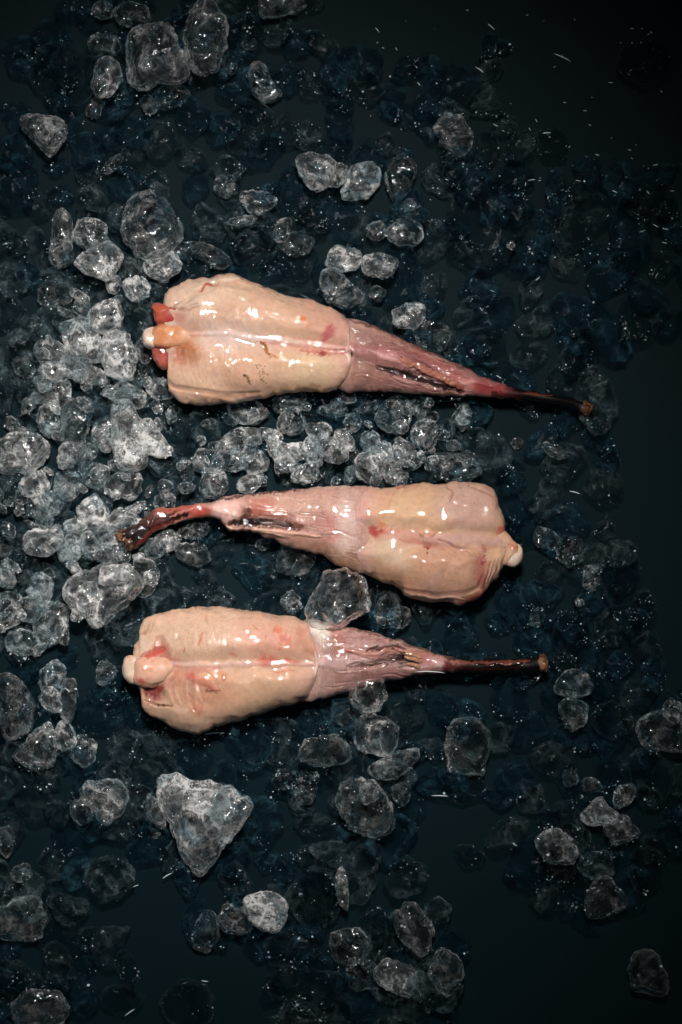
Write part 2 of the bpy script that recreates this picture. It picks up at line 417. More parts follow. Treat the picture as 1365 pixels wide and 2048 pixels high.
def paint1(s):
    s.mottle((226, 200, 168), 120, .55, 1); s.mottle((208, 160, 126), 80, .45, 2, .1, 1.3)
    s.mottle((196, 150, 128), 22, .22, 3, .2, 1.3)
    s.blob(395, 590, 60, 32, -15, (226, 204, 176), .8, dz=5); s.blob(640, 735, 70, 42, -8, (226, 202, 162), .7, dz=3)
    s.blob(400, 745, 70, 40, 0, (222, 192, 162), .5); s.blob(365, 620, 20, 22, 0, (214, 196, 176), .5)
    s.blob(440, 670, 95, 30, 3, (214, 198, 186), .55, soft=1.6)
    s.blob(650, 640, 50, 36, 30, (212, 158, 138), .4, soft=1.4)
    s.blob(610, 780, 55, 12, -3, (214, 170, 110), .5)
    # flaps and lobes
    s.stroke([(352, 612), (375, 604), (400, 583), (450, 566), (505, 578)], 7, (206, 172, 142), .4, dz=-5)
    s.stroke([(340, 615), (372, 619), (398, 612)], 4, (170, 118, 98), .5, dz=-4)
    s.stroke([(338, 762), (352, 772), (400, 786), (455, 792), (520, 786)], 6, (190, 144, 112), .5, dz=-3.5)
    s.stroke([(420, 562), (455, 556), (480, 558)], 5, (232, 214, 190), .6, dz=2)
    for x0 in range(352, 500, 11):                 # muscle bands near the thick end
        c = 8 * math.sin(x0)
        s.stroke([(x0 + 8, 610), (x0, 640), (x0 + 4, 660)], 2.5, (196, 164, 142), .16, dz=-.3)
        s.stroke([(x0 + 4, 690), (x0 + 6 + c * .3, 730), (x0 + 24, 775)], 2.5, (200, 158, 130), .16, dz=-.3)
    # midline
    s.stroke([(350, 670), (440, 668), (540, 684), (640, 694), (700, 700)], 22, None, dz=-11, taper=.2, soft=1.6)
    s.stroke([(370, 667), (440, 667), (520, 677), (610, 688), (690, 697)], 5, (232, 218, 212), .42, dz=1.8, taper=.5, rag=.7, soft=1.7, wob=2)
    s.stroke([(540, 684), (600, 694), (650, 700), (694, 704)], 7, (206, 116, 104), .45, rag=.8, soft=1.8)
    s.stroke([(600, 680), (640, 684), (690, 690)], 4, (210, 140, 126), .35, rag=.6, soft=1.6)
    s.stroke([(600, 702), (648, 706), (690, 706)], 5, (184, 78, 76), .55, rag=1.0, soft=1.8)
    s.blob(645, 707, 8, 5, 0, (158, 44, 44), .8, wob=2); s.blob(684, 702, 8, 7, 0, (172, 52, 66), .7)
    s.blob(660, 664, 14, 10, -30, (176, 66, 80), .75); s.blob(655, 676, 8, 5, -30, (196, 90, 96), .6)
    s.stroke([(664, 648), (656, 668), (650, 680)], 4, (186, 84, 92), .5)
    # stains
    s.stroke([(522, 684), (532, 696), (536, 708)], 4.5, (158, 84, 34), .85, dz=-2)
    s.stroke([(536, 706), (548, 712), (556, 716)], 3.5, (184, 110, 60), .6, dz=-1.5)
    s.stroke([(400, 582), (412, 572), (424, 568)], 3.2, (172, 62, 44), .9, dz=-1)
    s.stroke([(424, 570), (436, 568)], 2, (190, 100, 76), .6)
    s.blob(606, 637, 6, 5, 0, (210, 118, 52), .85, wob=2); s.blob(622, 650, 6, 4, 40, (206, 134, 74), .5)
    s.stroke([(490, 748), (496, 758), (500, 768)], 2.6, (110, 78, 40), .8, rag=.8); s.blob(489, 751, 2.5, 2.5, 0, (46, 32, 24), .95, wob=0)
    for k in range(26):
        r = np.random.default_rng(k); s.blob(525 + r.normal() * 8, 745 + r.normal() * 12, 1.7, 1.6, 0, (120, 104, 58), .7, wob=1)
    s.stroke([(440, 712), (452, 740), (462, 775)], 7, (206, 152, 112), .35)
    s.blob(375, 705, 26, 22, 30, (190, 120, 66), .7, soft=1.3, dz=-4); s.blob(368, 692, 14, 16, 0, (168, 88, 40), .6)
    s.blob(455, 600, 20, 30, 0, None, 1, dz=1.5); s.blob(560, 620, 60, 22, 12, None, 1, dz=3); s.blob(500, 745, 70, 26, 4, None, 1, dz=4)
    s.ramp(640, 705, (204, 156, 142), .55)
    # cut edge at the right of the flesh
    s.stroke([(699, 641), (700, 670), (695, 697)], 3, (226, 196, 186), .6)
    s.stroke([(692, 708), (704, 734), (690, 766), (664, 782)], 3.2, (236, 220, 204), .75, dz=1)
    s.blob(360, 636, 12, 14, 0, (190, 96, 82), .5, soft=1.5); s.blob(357, 714, 10, 16, 0, (180, 84, 76), .5, soft=1.5); s.blob(384, 668, 22, 18, 0, (206, 150, 108), .6, soft=1.5)
    s.blob(430, 760, 90, 34, 8, pores=.6, soft=1.2); s.blob(430, 605, 80, 40, 0, pores=.35, soft=1.2)

U1 = [(366, 668), (360, 648), (346, 628), (328, 609), (331, 588), (343, 575), (354, 571), (367, 563), (396, 555), (422, 554), (450, 546), (466, 547), (488, 555), (506, 564), (536, 575), (565, 587), (591, 595), (624, 599), (638, 606), (664, 617), (686, 628), (698, 641), (700, 662), (697, 684), (693, 703)]
L1 = [(366, 668), (361, 694), (350, 716), (335, 737), (341, 757), (335, 769), (340, 784), (356, 800), (378, 809), (411, 811), (455, 807), (488, 803), (525, 797), (554, 790), (598, 784), (635, 785), (664, 783), (688, 768), (702, 744), (703, 731), (698, 716), (693, 703)]
FP = []
o, f = body('flesh', U1, L1, 460, 200, [(325, 28), (350, 38), (400, 60), (500, 70), (600, 62), (700, 50)], 62, M_FLESH, T1, paint1, 10, (216, 180, 148), tail=.012, head=.05)
FP.append(f)

def paintskin1(s):
    s.C[:] = lin((158, 112, 108)); s.mottle((184, 144, 136), 40, .6, 21); s.mottle((128, 72, 76), 30, .6, 22, .0, 1.2)
    s.ramp(752, 696, (206, 168, 156), .6); s.blob(715, 665, 34, 40, 0, (176, 146, 136), .35); s.blob(720, 745, 45, 34, 0, (168, 128, 112), .6)
    s.stroke([(700, 690), (730, 704), (780, 712), (830, 728)], 13, (198, 136, 136), .75, dz=4)
    s.stroke([(735, 700), (800, 722)], 5, (220, 176, 176), .5, dz=2)
    s.stroke([(760, 738), (810, 748), (870, 768), (925, 784)], 8, (46, 24, 20), .85, dz=-7, rag=.4)  # dark brown crease, with the fin fold's shadow painted in below it
    s.stroke([(800, 716), (850, 738), (905, 764)], 5.5, (70, 34, 32), .75, dz=-5, rag=.4)
    s.stroke([(700, 640), (776, 664), (852, 700), (929, 734), (990, 762)], 3.5, (92, 66, 54), .8, rag=.6)
    s.stroke([(706, 648), (776, 674), (852, 712), (925, 742)], 3, (200, 162, 140), .5, rag=.6)
    s.stroke([(735, 781), (800, 784), (870, 790), (944, 791)], 4.5, (118, 84, 66), .7, rag=.5)
    s.blob(870, 725, 60, 13, 27, (160, 84, 84), .55)
    s.blob(930, 766, 40, 14, 15, (192, 118, 116), .8); s.stroke([(920, 768), (950, 764), (985, 774)], 5, (214, 158, 154), .5, dz=2)
    s.stroke([(960, 772), (1010, 784), (1060, 792)], 13, (150, 54, 52), .85, taper=.1)
    s.stroke([(1000, 782), (1030, 790), (1060, 796)], 4, (74, 20, 20), .7)
    s.stroke([(1030, 772), (1070, 784), (1130, 796), (1185, 815)], 15, (18, 10, 9), .97, taper=0, soft=1.6)
    s.stroke([(1050, 790), (1085, 790)], 3.5, (120, 44, 36), .6)
    s.stroke([(985, 786), (1045, 798), (1100, 802)], 5, (30, 13, 12), .8)
    s.blob(1171, 820, 10, 10, 0, (112, 76, 52), .8, wob=3, dz=2); s.blob(1177, 812, 6, 6, 0, (156, 104, 66), .7, wob=3)
    s.stroke([(1075, 797), (1110, 806), (1140, 811)], 2, (150, 104, 76), .7)
    s.blob(698, 706, 9, 8, 0, (44, 26, 16), .95, wob=3, dz=-2)
    s.stroke([(770, 738), (820, 750), (880, 770), (920, 782)], 7, (30, 16, 13), .9, soft=.8, rag=.4); s.stroke([(830, 728), (880, 750), (912, 766)], 4, (44, 22, 20), .8, soft=.8)  # deepens the painted shadow and brown crease under the fin
    s.ramp(1000, 1060, (12, 7, 6), .98)
    s.stroke([(1045, 785), (1075, 788), (1105, 792)], 2.2, (120, 62, 46), .7); s.blob(1172, 821, 9, 8, 0, (108, 74, 52), .8, wob=3)
    for k in range(14): s.stroke([(706 + k * 3, 655 + k), (712 + k * 3.4, 700), (704 + k * 3, 770)], 1.3, (112, 76, 62), .4, dz=-.8)
    for k in range(34):                             # stretched creases of the membrane
        r = np.random.default_rng(k + 50); x = r.uniform(705, 900); t = (x - 700) / 260
        y = r.uniform(652 + t * 95, 780 + t * 8)
        s.stroke([(x, y), (x + 25, y + 7), (x + 55, y + 17)], r.uniform(1, 2.2), (92, 54, 48) if k % 2 else (206, 172, 164), .35, dz=(-1 if k % 2 else .8))
US1 = [(650, 700), (654, 650), (690, 636), (734, 645), (776, 664), (814, 682), (852, 699), (890, 716), (929, 733), (959, 750), (997, 764), (1035, 776), (1066, 783), (1104, 789), (1150, 799), (1172, 804), (1181, 809), (1183, 816)]
LS1 = [(650, 700), (658, 762), (690, 783), (730, 783), (776, 783), (845, 789), (890, 792), (944, 792), (982, 796), (1028, 799), (1073, 803), (1119, 809), (1150, 816), (1160, 825), (1169, 829), (1177, 825), (1181, 821), (1183, 816)]
o, f = body('skin', US1, LS1, 520, 130, [(650, 26), (700, 40), (800, 38), (900, 28), (1000, 20), (1100, 14), (1183, 11)], 62, M_SKIN, T1, paintskin1, 20, (160, 115, 110), depth=18, pp=2.3, head=.03, tail=.012,
            zx=[(650, 58), (700, 58), (900, 52), (1100, 46), (1183, 42)])
FP.append(f)
def pf(s):
    s.C[:] = lin((170, 112, 96)); s.mottle((200, 150, 132), 14, .6, 31); s.stroke([(740, 712), (830, 744), (925, 782)], 2.6, (80, 38, 30), .7)
    s.blob(915, 776, 18, 8, 20, (150, 84, 62), .8); s.blob(905, 772, 8, 5, 20, (190, 130, 100), .8)
tube('fin', [(738, 704, 88, 3), (770, 712, 92, 7), (815, 725, 91, 8), (860, 744, 85, 7), (900, 762, 79, 7), (922, 773, 76, 6), (928, 780, 73, 3)], M_SKIN, T1, (0, 0, 0), pf, 33, nseg=120, rough=.3, flat=.7)

def pr(s):
    s.C[:] = lin((172, 92, 76)); s.mottle((204, 144, 120), 16, .8, 41); s.mottle((146, 50, 54), 12, .7, 42, .1, 1); s.mottle((120, 40, 40), 5, .4, 40, .2, 1)
def pr1(s):
    pr(s); s.blob(318, 630, 16, 20, 0, (188, 92, 62), .8); s.blob(348, 640, 16, 12, 0, (178, 40, 58), .7)
lump('red_muscle', [(305, 628), (305, 609), (318, 605), (340, 610), (362, 616), (374, 634), (364, 650), (336, 652), (309, 650)], 76, 20, M_BONE, T1, (0, 0, 0), pr1, 43, rug=.07)
lump('red_muscle', [(302, 692), (318, 688), (350, 690), (374, 702), (366, 724), (340, 738), (318, 735), (308, 718)], 72, 18, M_BONE, T1, (0, 0, 0), lambda s: (pr(s), s.blob(345, 708, 16, 14, 0, (160, 36, 62), .7)), 44, rug=.07)
def pb(s):
    s.C[:] = lin((214, 160, 120)); s.mottle((226, 186, 154), 18, .7, 45); s.mottle((196, 120, 76), 9, .5, 49); s.blob(378, 672, 20, 24, 0, (218, 178, 146), .8, soft=1.4); s.blob(350, 668, 24, 20, 0, (206, 140, 92), .6)
    s.blob(322, 668, 12, 22, 0, (206, 124, 72), .5); s.stroke([(306, 690), (340, 698), (366, 690)], 5, (160, 70, 50), .6)
V1 = lump('vertebra', [(303, 672), (306, 653), (322, 647), (345, 652), (376, 652), (404, 672), (380, 694), (338, 700), (305, 696)], 86, 20, M_BONE, T1, (0, 0, 0), pb, 46, rug=.05)
lump('bone_end', [(285, 680), (287, 662), (296, 656), (310, 655), (314, 676), (310, 697), (298, 698), (288, 692)], 80, 20, M_BONE, T1, (216, 198, 176), lambda s: s.mottle((206, 184, 160), 12, .5, 47), 48, rug=.03)

def ptip(s):
    s.C[:] = lin((96, 64, 46)); s.mottle((150, 110, 84), 6, .8, 301); s.mottle((26, 16, 12), 7, .8, 302, .1, .8)
lump('torn_tip', [(1160, 816), (1164, 806), (1176, 803), (1186, 812), (1181, 824), (1171, 831), (1163, 825)], 44, 11, M_SKIN, T1, (0, 0, 0), ptip, 303, rug=.16, facets=4)
# ---- middle tail (turned the other way)
T2 = root('fish_tail', 'middle raw fish tail, thick end right, bent dark tip pointing left', 'fish tail', GRP, 650, 1060, 40)
def paint2(s):
    s.mottle((224, 190, 152), 110, .5, 101); s.mottle((206, 152, 118), 80, .45, 102, .1, 1.3); s.mottle((190, 140, 116), 22, .2, 103, .2, 1.3)
    s.blob(800, 1030, 85, 44, 0, (224, 192, 150), .6, dz=4); s.blob(775, 1110, 48, 36, 20, (216, 200, 170), .6, dz=4)
    s.blob(940, 1010, 60, 48, 5, (204, 172, 156), .75, soft=1.1, dz=1, pores=.9); s.blob(905, 1150, 85, 55, 5, (196, 152, 126), .55, soft=1.2, pores=.9)
    s.blob(860, 1195, 60, 18, 3, (206, 170, 150), .6, dz=-2)
    s.blob(745, 1010, 26, 40, 0, (216, 164, 140), .5, soft=1.4); s.blob(780, 1150, 70, 16, 30, (208, 152, 112), .5)
    # folded sheets
    s.stroke([(893, 975), (905, 985), (900, 1005)], 3, (150, 106, 84), .5, dz=-2); s.stroke([(940, 972), (968, 984), (990, 996)], 2.5, (172, 126, 104), .6, dz=-2)
    s.stroke([(800, 1175), (850, 1188), (910, 1190), (955, 1172), (968, 1150)], 5, (168, 120, 100), .4, dz=-2.4)
    s.stroke([(812, 1190), (870, 1198), (930, 1200)], 3, (222, 190, 172), .6, dz=2)
    s.stroke([(965, 1184), (945, 1200), (920, 1207)], 7, (196, 78, 62), .7)
    s.stroke([(967, 1112), (962, 1140), (968, 1178)], 12, (168, 74, 72), .6, dz=-4, rag=.5); s.stroke([(972, 1112), (966, 1128)], 5, (140, 40, 46), .75)
    for k in range(9):
        x = 978 + k * 4; s.stroke([(x, 1122), (x - 3, 1145), (x - 10, 1170 - k * 3)], 1.8, (222, 194, 178) if k % 2 else (164, 104, 92), .5, dz=-1 if k % 2 else 1)
    # midline
    s.stroke([(725, 1068), (790, 1070), (860, 1080), (930, 1082), (1005, 1082)], 26, None, dz=-11, taper=.1, soft=1.6)
    s.stroke([(722, 1064), (780, 1066), (850, 1076), (900, 1086)], 15, (214, 158, 144), .55, dz=2, rag=.6, soft=1.8)
    s.stroke([(745, 1060), (800, 1064)], 6, (196, 100, 82), .45, rag=.8, soft=1.8); s.blob(748, 1064, 13, 8, 10, (176, 58, 54), .8, dz=-2); s.blob(762, 1052, 10, 6, 10, (208, 124, 62), .7)
    s.blob(724, 1068, 10, 14, 0, (190, 92, 88), .6); s.stroke([(720, 1010), (720, 1050), (722, 1080)], 4, (188, 92, 80), .6)
    s.stroke([(850, 1080), (920, 1078), (980, 1080), (1010, 1090)], 12, (220, 182, 166), .7, dz=4)
    s.stroke([(840, 1070), (870, 1066)], 7, (218, 164, 132), .6, dz=4); s.stroke([(880, 1082), (930, 1100), (960, 1118)], 3, (176, 126, 112), .5, dz=-3)
    s.stroke([(850, 1096), (862, 1090)], 3.5, (164, 48, 44), .8); s.blob(967, 1098, 6, 4, 0, (176, 96, 100), .7); s.stroke([(800, 1080), (850, 1086), (890, 1100)], 5, (196, 120, 104), .5)
    s.stroke([(1000, 1055), (1008, 1066)], 9, (208, 92, 84), .7); s.blob(800, 975, 7, 5, 0, (204, 96, 74), .7)
    s.blob(738, 1018, 2.2, 2, 0, (30, 20, 16), .95, wob=0); s.blob(855, 1106, 2, 2, 0, (60, 30, 22), .9, wob=0); s.blob(856, 1097, 2, 2, 0, (60, 30, 22), .9, wob=0)
    s.stroke([(790, 985), (775, 1015), (770, 1040)], 4, (200, 146, 112), .4); s.stroke([(860, 1170), (880, 1140)], 10, (206, 170, 150), .4, dz=1)
    s.ramp(765, 712, (216, 176, 164), .75)
    s.stroke([(716, 1000), (720, 1060), (716, 1135)], 4, (222, 190, 178), .5, rag=.8)
    s.blob(748, 1064, 13, 8, 10, (180, 70, 62), .7)
    s.blob(850, 1010, 40, 30, 0, None, dz=3); s.blob(830, 1130, 50, 26, 15, None, dz=4); s.blob(925, 1140, 20, 26, 0, None, dz=4)
U2 = [(1018, 1092), (1014, 1076), (1012, 1064), (1010, 1049), (1006, 1027), (998, 1009), (993, 990), (984, 976), (968, 968), (947, 964), (910, 962), (881, 969), (848, 966), (821, 968), (795, 973), (765, 976), (738, 974), (720, 984), (710, 1004), (722, 1022), (712, 1042), (717, 1060)]
L2 = [(1018, 1092), (1014, 1112), (1008, 1133), (1000, 1151), (980, 1172), (968, 1184), (960, 1196), (940, 1204), (917, 1210), (894, 1205), (861, 1204), (835, 1199), (812, 1193), (798, 1177), (775, 1168), (749, 1157), (728, 1146), (710, 1128), (722, 1104), (711, 1084), (717, 1060)]
o, f = body('flesh', U2, L2, 440, 200, [(715, 50), (760, 60), (850, 68), (940, 60), (1000, 46), (1018, 36)], 62, M_FLESH, T2, paint2, 60, (214, 174, 138), tail=.012, head=.05)
FP.append(f)
def paintskin2(s):
    s.C[:] = lin((190, 150, 138)); s.mottle((210, 176, 160), 60, .6, 121); s.mottle((160, 112, 106), 30, .5, 122, .1, 1.2)
    s.blob(690, 1120, 60, 30, 35, (158, 122, 96), .7, soft=1.2); s.blob(660, 1060, 16, 34, 0, (178, 96, 96), .5); s.blob(695, 1040, 22, 50, 0, (218, 190, 184), .8)
    s.blob(690, 1085, 26, 16, 0, (222, 196, 186), .7); s.blob(620, 1060, 60, 18, 5, (214, 158, 150), .6); s.blob(600, 1005, 70, 18, -4, (206, 166, 148), .5)
    s.stroke([(560, 1072), (620, 1090), (670, 1118)], 12, (156, 116, 96), .5)
    s.blob(515, 1020, 38, 20, -10, (178, 102, 84), .75, soft=1.3); s.stroke([(495, 1020), (540, 1035), (585, 1030)], 8, (140, 74, 62), .5, rag=.5)
    s.stroke([(462, 1046), (500, 1044), (545, 1046), (600, 1056)], 10, (44, 26, 20), .9, dz=-5, rag=.4); s.blob(490, 1030, 12, 15, 20, (52, 30, 24), .85)
    s.stroke([(540, 1044), (600, 1052), (660, 1070)], 5, (110, 72, 60), .6, rag=.5)
    s.stroke([(449, 1050), (470, 1061), (510, 1062), (570, 1066), (640, 1072)], 4.5, (224, 184, 160), .8, dz=4)
    s.blob(452, 1018, 30, 20, -10, (224, 186, 178), .85, soft=1.2, dz=2); s.stroke([(400, 1012), (430, 1016), (455, 1026)], 6, (230, 200, 192), .7, dz=2)
    s.blob(468, 1028, 5, 5, 0, (236, 214, 206), .8, dz=3, wob=1)
    s.blob(400, 1026, 18, 11, 0, (168, 84, 70), .8)
    s.stroke([(265, 1078), (290, 1060), (330, 1035), (380, 1022), (410, 1024)], 17, (168, 76, 62), .85, taper=.1)
    s.stroke([(298, 1024), (330, 1018), (372, 1012)], 5, (180, 100, 78), .8)
    s.stroke([(238, 1074), (262, 1080), (292, 1056), (330, 1036), (372, 1028)], 9, (30, 20, 13), .92, rag=.5, taper=.3, dz=-2)
    s.stroke([(262, 1090), (282, 1082), (304, 1060)], 9, (34, 20, 14), .92, taper=.1); s.blob(262, 1074, 28, 20, -20, (30, 22, 15), .9, wob=6)
    s.stroke([(320, 1038), (350, 1046)], 4, (124, 50, 46), .7); s.stroke([(300, 1050), (330, 1046), (300, 1070)], 5, (150, 66, 62), .7)
    s.blob(238, 1074, 5, 6, 0, (150, 104, 66), .7); s.stroke([(340, 1032), (380, 1020), (400, 1010)], 3, (206, 134, 124), .6, dz=1.5)
    s.stroke([(430, 1002), (480, 991), (548, 983), (620, 975)], 3.4, (62, 40, 30), .85, rag=1.0); s.stroke([(620, 975), (700, 972)], 3, (214, 190, 172), .7)
    s.stroke([(466, 1047), (520, 1044), (580, 1050)], 7, (28, 16, 12), .9, soft=.8, rag=.4)
    s.ramp(345, 285, (18, 11, 8), .85); s.stroke([(295, 1062), (330, 1044), (372, 1030)], 6, (18, 11, 8), .8, rag=.6)
    s.stroke([(275, 1092), (300, 1066), (330, 1048)], 4, (120, 48, 40), .6); s.blob(236, 1072, 5, 5, 0, (150, 104, 70), .7)
    for k in range(40):
        r = np.random.default_rng(k + 150); x = r.uniform(500, 700); y = r.uniform(990, 1060 + (x - 500) * .35)
        s.stroke([(x, y), (x + 25, y + 3), (x + 55, y + 9)], r.uniform(1, 2), (140, 96, 86) if k % 2 else (222, 192, 180), .3, dz=(-.8 if k % 2 else .8))
US2 = [(230, 1070), (237, 1064), (255, 1056), (273, 1048), (288, 1036), (299, 1026), (313, 1017), (346, 1015), (376, 1010), (398, 1006), (420, 1005), (434, 1000), (456, 992), (504, 987), (548, 982), (603, 977), (640, 973), (700, 971), (740, 976), (760, 1010), (765, 1060)]
LS2 = [(230, 1070), (240, 1082), (253, 1086), (257, 1097), (270, 1100), (288, 1087), (302, 1070), (328, 1055), (361, 1044), (398, 1037), (420, 1034), (440, 1040), (448, 1053), (464, 1062), (508, 1064), (530, 1074), (560, 1086), (588, 1097), (621, 1104), (647, 1113), (669, 1128), (700, 1141), (738, 1148), (760, 1120), (765, 1060)]
o, f = body('skin', US2, LS2, 520, 130, [(230, 10), (300, 15), (400, 17), (460, 22), (550, 32), (650, 40), (720, 48), (765, 40)], 60, M_SKIN, T2, paintskin2, 70, (190, 150, 138), depth=18, pp=2.3, head=.012, tail=.03,
            zx=[(230, 52), (300, 54), (430, 56), (600, 60), (765, 62)])
FP.append(f)
def pv2(s):
    s.C[:] = lin((220, 180, 150)); s.mottle((210, 156, 116), 14, .6, 145); s.blob(962, 1092, 30, 30, 0, (216, 176, 146), .8); s.blob(1030, 1092, 8, 14, -40, (208, 132, 90), .8); s.blob(1027, 1091, 5, 4, -40, (176, 40, 44), .8)
lump('vertebra', [(940, 1092), (965, 1070), (1000, 1060), (1024, 1076), (1040, 1090), (1034, 1112), (1016, 1130), (985, 1128), (958, 1114)], 80, 19, M_BONE, T2, (0, 0, 0), pv2, 146, rug=.04)
lump('bone_end', [(1018, 1098), (1030, 1086), (1041, 1090), (1047, 1104), (1043, 1123), (1030, 1135), (1010, 1129), (1004, 1110)], 76, 18, M_BONE, T2, (220, 200, 178), lambda s: s.mottle((206, 184, 160), 12, .5, 147), 148, rug=.02)

lump('torn_tip', [(232, 1072), (240, 1060), (254, 1060), (262, 1074), (272, 1088), (268, 1102), (255, 1098), (250, 1086), (238, 1082)], 56, 11, M_SKIN, T2, (0, 0, 0), lambda s: (ptip(s), s.mottle((30, 20, 14), 9, .8, 305, -.4, .5)), 304, rug=.18, facets=4)
# ---- lower tail
T3 = root('fish_tail', 'lowest raw fish tail, pale thick end left, straight black tip pointing right', 'fish tail', GRP, 650, 1330, 40)
def paint3(s):
    s.mottle((226, 198, 168), 120, .5, 201); s.mottle((210, 164, 132), 80, .4, 202, .1, 1.3); s.mottle((196, 150, 128), 22, .2, 203, .2, 1.3)
    s.blob(390, 1270, 90, 40, 0, (216, 190, 160), .6, pores=.8, soft=1.2); s.blob(500, 1270, 70, 34, 0, (222, 184, 160), .4, dz=4); s.blob(500, 1385, 80, 34, -8, (222, 186, 146), .6, dz=4)
    s.blob(560, 1290, 60, 40, 10, (216, 150, 128), .45, soft=1.5); s.blob(590, 1345, 40, 60, 0, (220, 184, 152), .5)
    s.blob(360, 1435, 80, 26, 15, (206, 172, 138), .6, pores=.6); s.blob(300, 1300, 26, 24, 0, (222, 200, 172), .7, dz=3)
    s.blob(290, 1255, 16, 20, 0, (214, 184, 152), .6, dz=2); s.stroke([(284, 1268), (296, 1262), (300, 1246)], 3, (160, 120, 92), .6, dz=-3)
    s.blob(410, 1455, 60, 12, 0, (196, 160, 140), .5)
    s.stroke([(300, 1306), (345, 1318), (358, 1340), (345, 1364), (305, 1378)], 8, (190, 104, 84), .5, soft=1.7, wob=6)
    # red pocket by the bone and the purple one below it
    s.blob(322, 1298, 15, 18, 10, (190, 84, 70), .75, dz=-7); s.stroke([(280, 1318), (305, 1308), (330, 1300)], 6, (200, 84, 66), .85, dz=-4)
    s.blob(305, 1384, 20, 16, 20, (120, 34, 42), .95, dz=-12); s.blob(318, 1378, 7, 6, 0, (150, 40, 40), .8)
    s.stroke([(290, 1402), (320, 1412), (345, 1410)], 3, (150, 96, 80), .5, dz=-3); s.blob(317, 1411, 2, 2, 0, (40, 20, 18), .9, wob=0); s.blob(328, 1410, 2, 2, 0, (40, 20, 18), .9, wob=0)
    # glossy ribbed hollow
    s.blob(400, 1385, 70, 30, 8, (200, 142, 108), .55, dz=-6, soft=1.2)
    for k, x in enumerate((334, 349, 372, 391)):
        s.stroke([(x, 1366), (x + 4, 1385), (x + 12, 1402)], 5, (222, 186, 158), .35, dz=1.6, rag=.4, soft=1.8)
        s.stroke([(x + 6, 1368), (x + 10, 1386), (x + 17, 1402)], 3, (190, 140, 112), .3, dz=-.8, rag=.5, soft=1.8)
    s.stroke([(380, 1355), (410, 1362), (438, 1380)], 6, (208, 116, 102), .5, dz=2.5); s.stroke([(385, 1362), (405, 1372), (425, 1376)], 3.5, (188, 90, 78), .5); s.blob(383, 1350, 13, 8, 10, (204, 100, 94), .8)
    s.stroke([(412, 1380), (440, 1383)], 2, (120, 60, 40), .8); s.stroke([(378, 1388), (386, 1405), (392, 1424)], 4, (196, 116, 96), .45, dz=-2); s.blob(395, 1420, 14, 10, 0, (196, 120, 98), .6)
    s.blob(430, 1350, 26, 14, 10, (214, 154, 116), .6, dz=2); s.stroke([(452, 1345), (448, 1360)], 4, (214, 164, 124), .6, dz=3)
    # midline
    s.stroke([(330, 1328), (420, 1330), (520, 1325), (625, 1328)], 22, None, dz=-10, taper=.2, soft=1.6)
    s.stroke([(332, 1325), (400, 1330), (480, 1328), (560, 1327), (625, 1329)], 5, (228, 200, 192), .4, dz=1.8, taper=.4, rag=.7, soft=1.7, wob=2)
    s.stroke([(340, 1342), (380, 1340), (440, 1336)], 5, (208, 140, 124), .6)
    s.blob(533, 1320, 16, 10, 0, (196, 92, 74), .65, soft=1.7); s.blob(575, 1323, 9, 6, 0, (204, 94, 76), .75); s.stroke([(515, 1320), (560, 1322), (600, 1322)], 5, (208, 118, 98), .6, rag=.6)
    s.stroke([(545, 1340), (552, 1344), (585, 1340)], 3, (200, 110, 88), .6, rag=.6)
    for (x, y, r) in ((556, 1258, 6), (532, 1272, 4), (566, 1275, 7), (578, 1284, 9), (560, 1290, 5), (468, 1308, 3)):
        s.blob(x, y, r, r, 0, (212, 108, 86), .6)
    s.stroke([(404, 1265), (396, 1292)], 2.4, (196, 112, 84), .7); s.stroke([(371, 1296), (369, 1306)], 1.5, (190, 80, 60), .8); s.stroke([(412, 1232), (416, 1250)], 2, (206, 144, 116), .6)
    s.stroke([(505, 1248), (520, 1262)], 1.6, (196, 110, 70), .7)
    # right hand cut edge
    s.ramp(585, 640, (212, 172, 156), .55)
    s.stroke([(600, 1255), (610, 1290), (628, 1310)], 12, (196, 134, 104), .5, soft=1.6, dz=-3); s.stroke([(632, 1305), (634, 1340), (630, 1372), (616, 1396)], 3.5, (232, 210, 194), .8, dz=1)
    for x in range(350, 470, 13): s.stroke([(x, 1235), (x - 3, 1270), (x, 1312)], 2, (196, 164, 140), .15, dz=-.3)
U3 = [(292, 1340), (278, 1325), (266, 1305), (269, 1292), (279, 1281), (278, 1264), (283, 1247), (297, 1235), (321, 1225), (355, 1219), (402, 1212), (449, 1214), (490, 1219), (523, 1224), (557, 1229), (591, 1234), (616, 1243), (626, 1262), (634, 1295), (637, 1330)]
L3 = [(292, 1340), (282, 1358), (278, 1375), (286, 1390), (290, 1403), (283, 1409), (291, 1424), (321, 1440), (355, 1460), (382, 1467), (409, 1466), (429, 1455), (456, 1447), (490, 1439), (523, 1427), (557, 1415), (592, 1407), (616, 1394), (630, 1372), (636, 1350), (637, 1330)]
o, f = body('flesh', U3, L3, 440, 200, [(260, 26), (300, 32), (345, 50), (390, 66), (480, 70), (580, 62), (637, 50)], 62, M_FLESH, T3, paint3, 80, (214, 178, 146), tail=.012, head=.05)
FP.append(f)
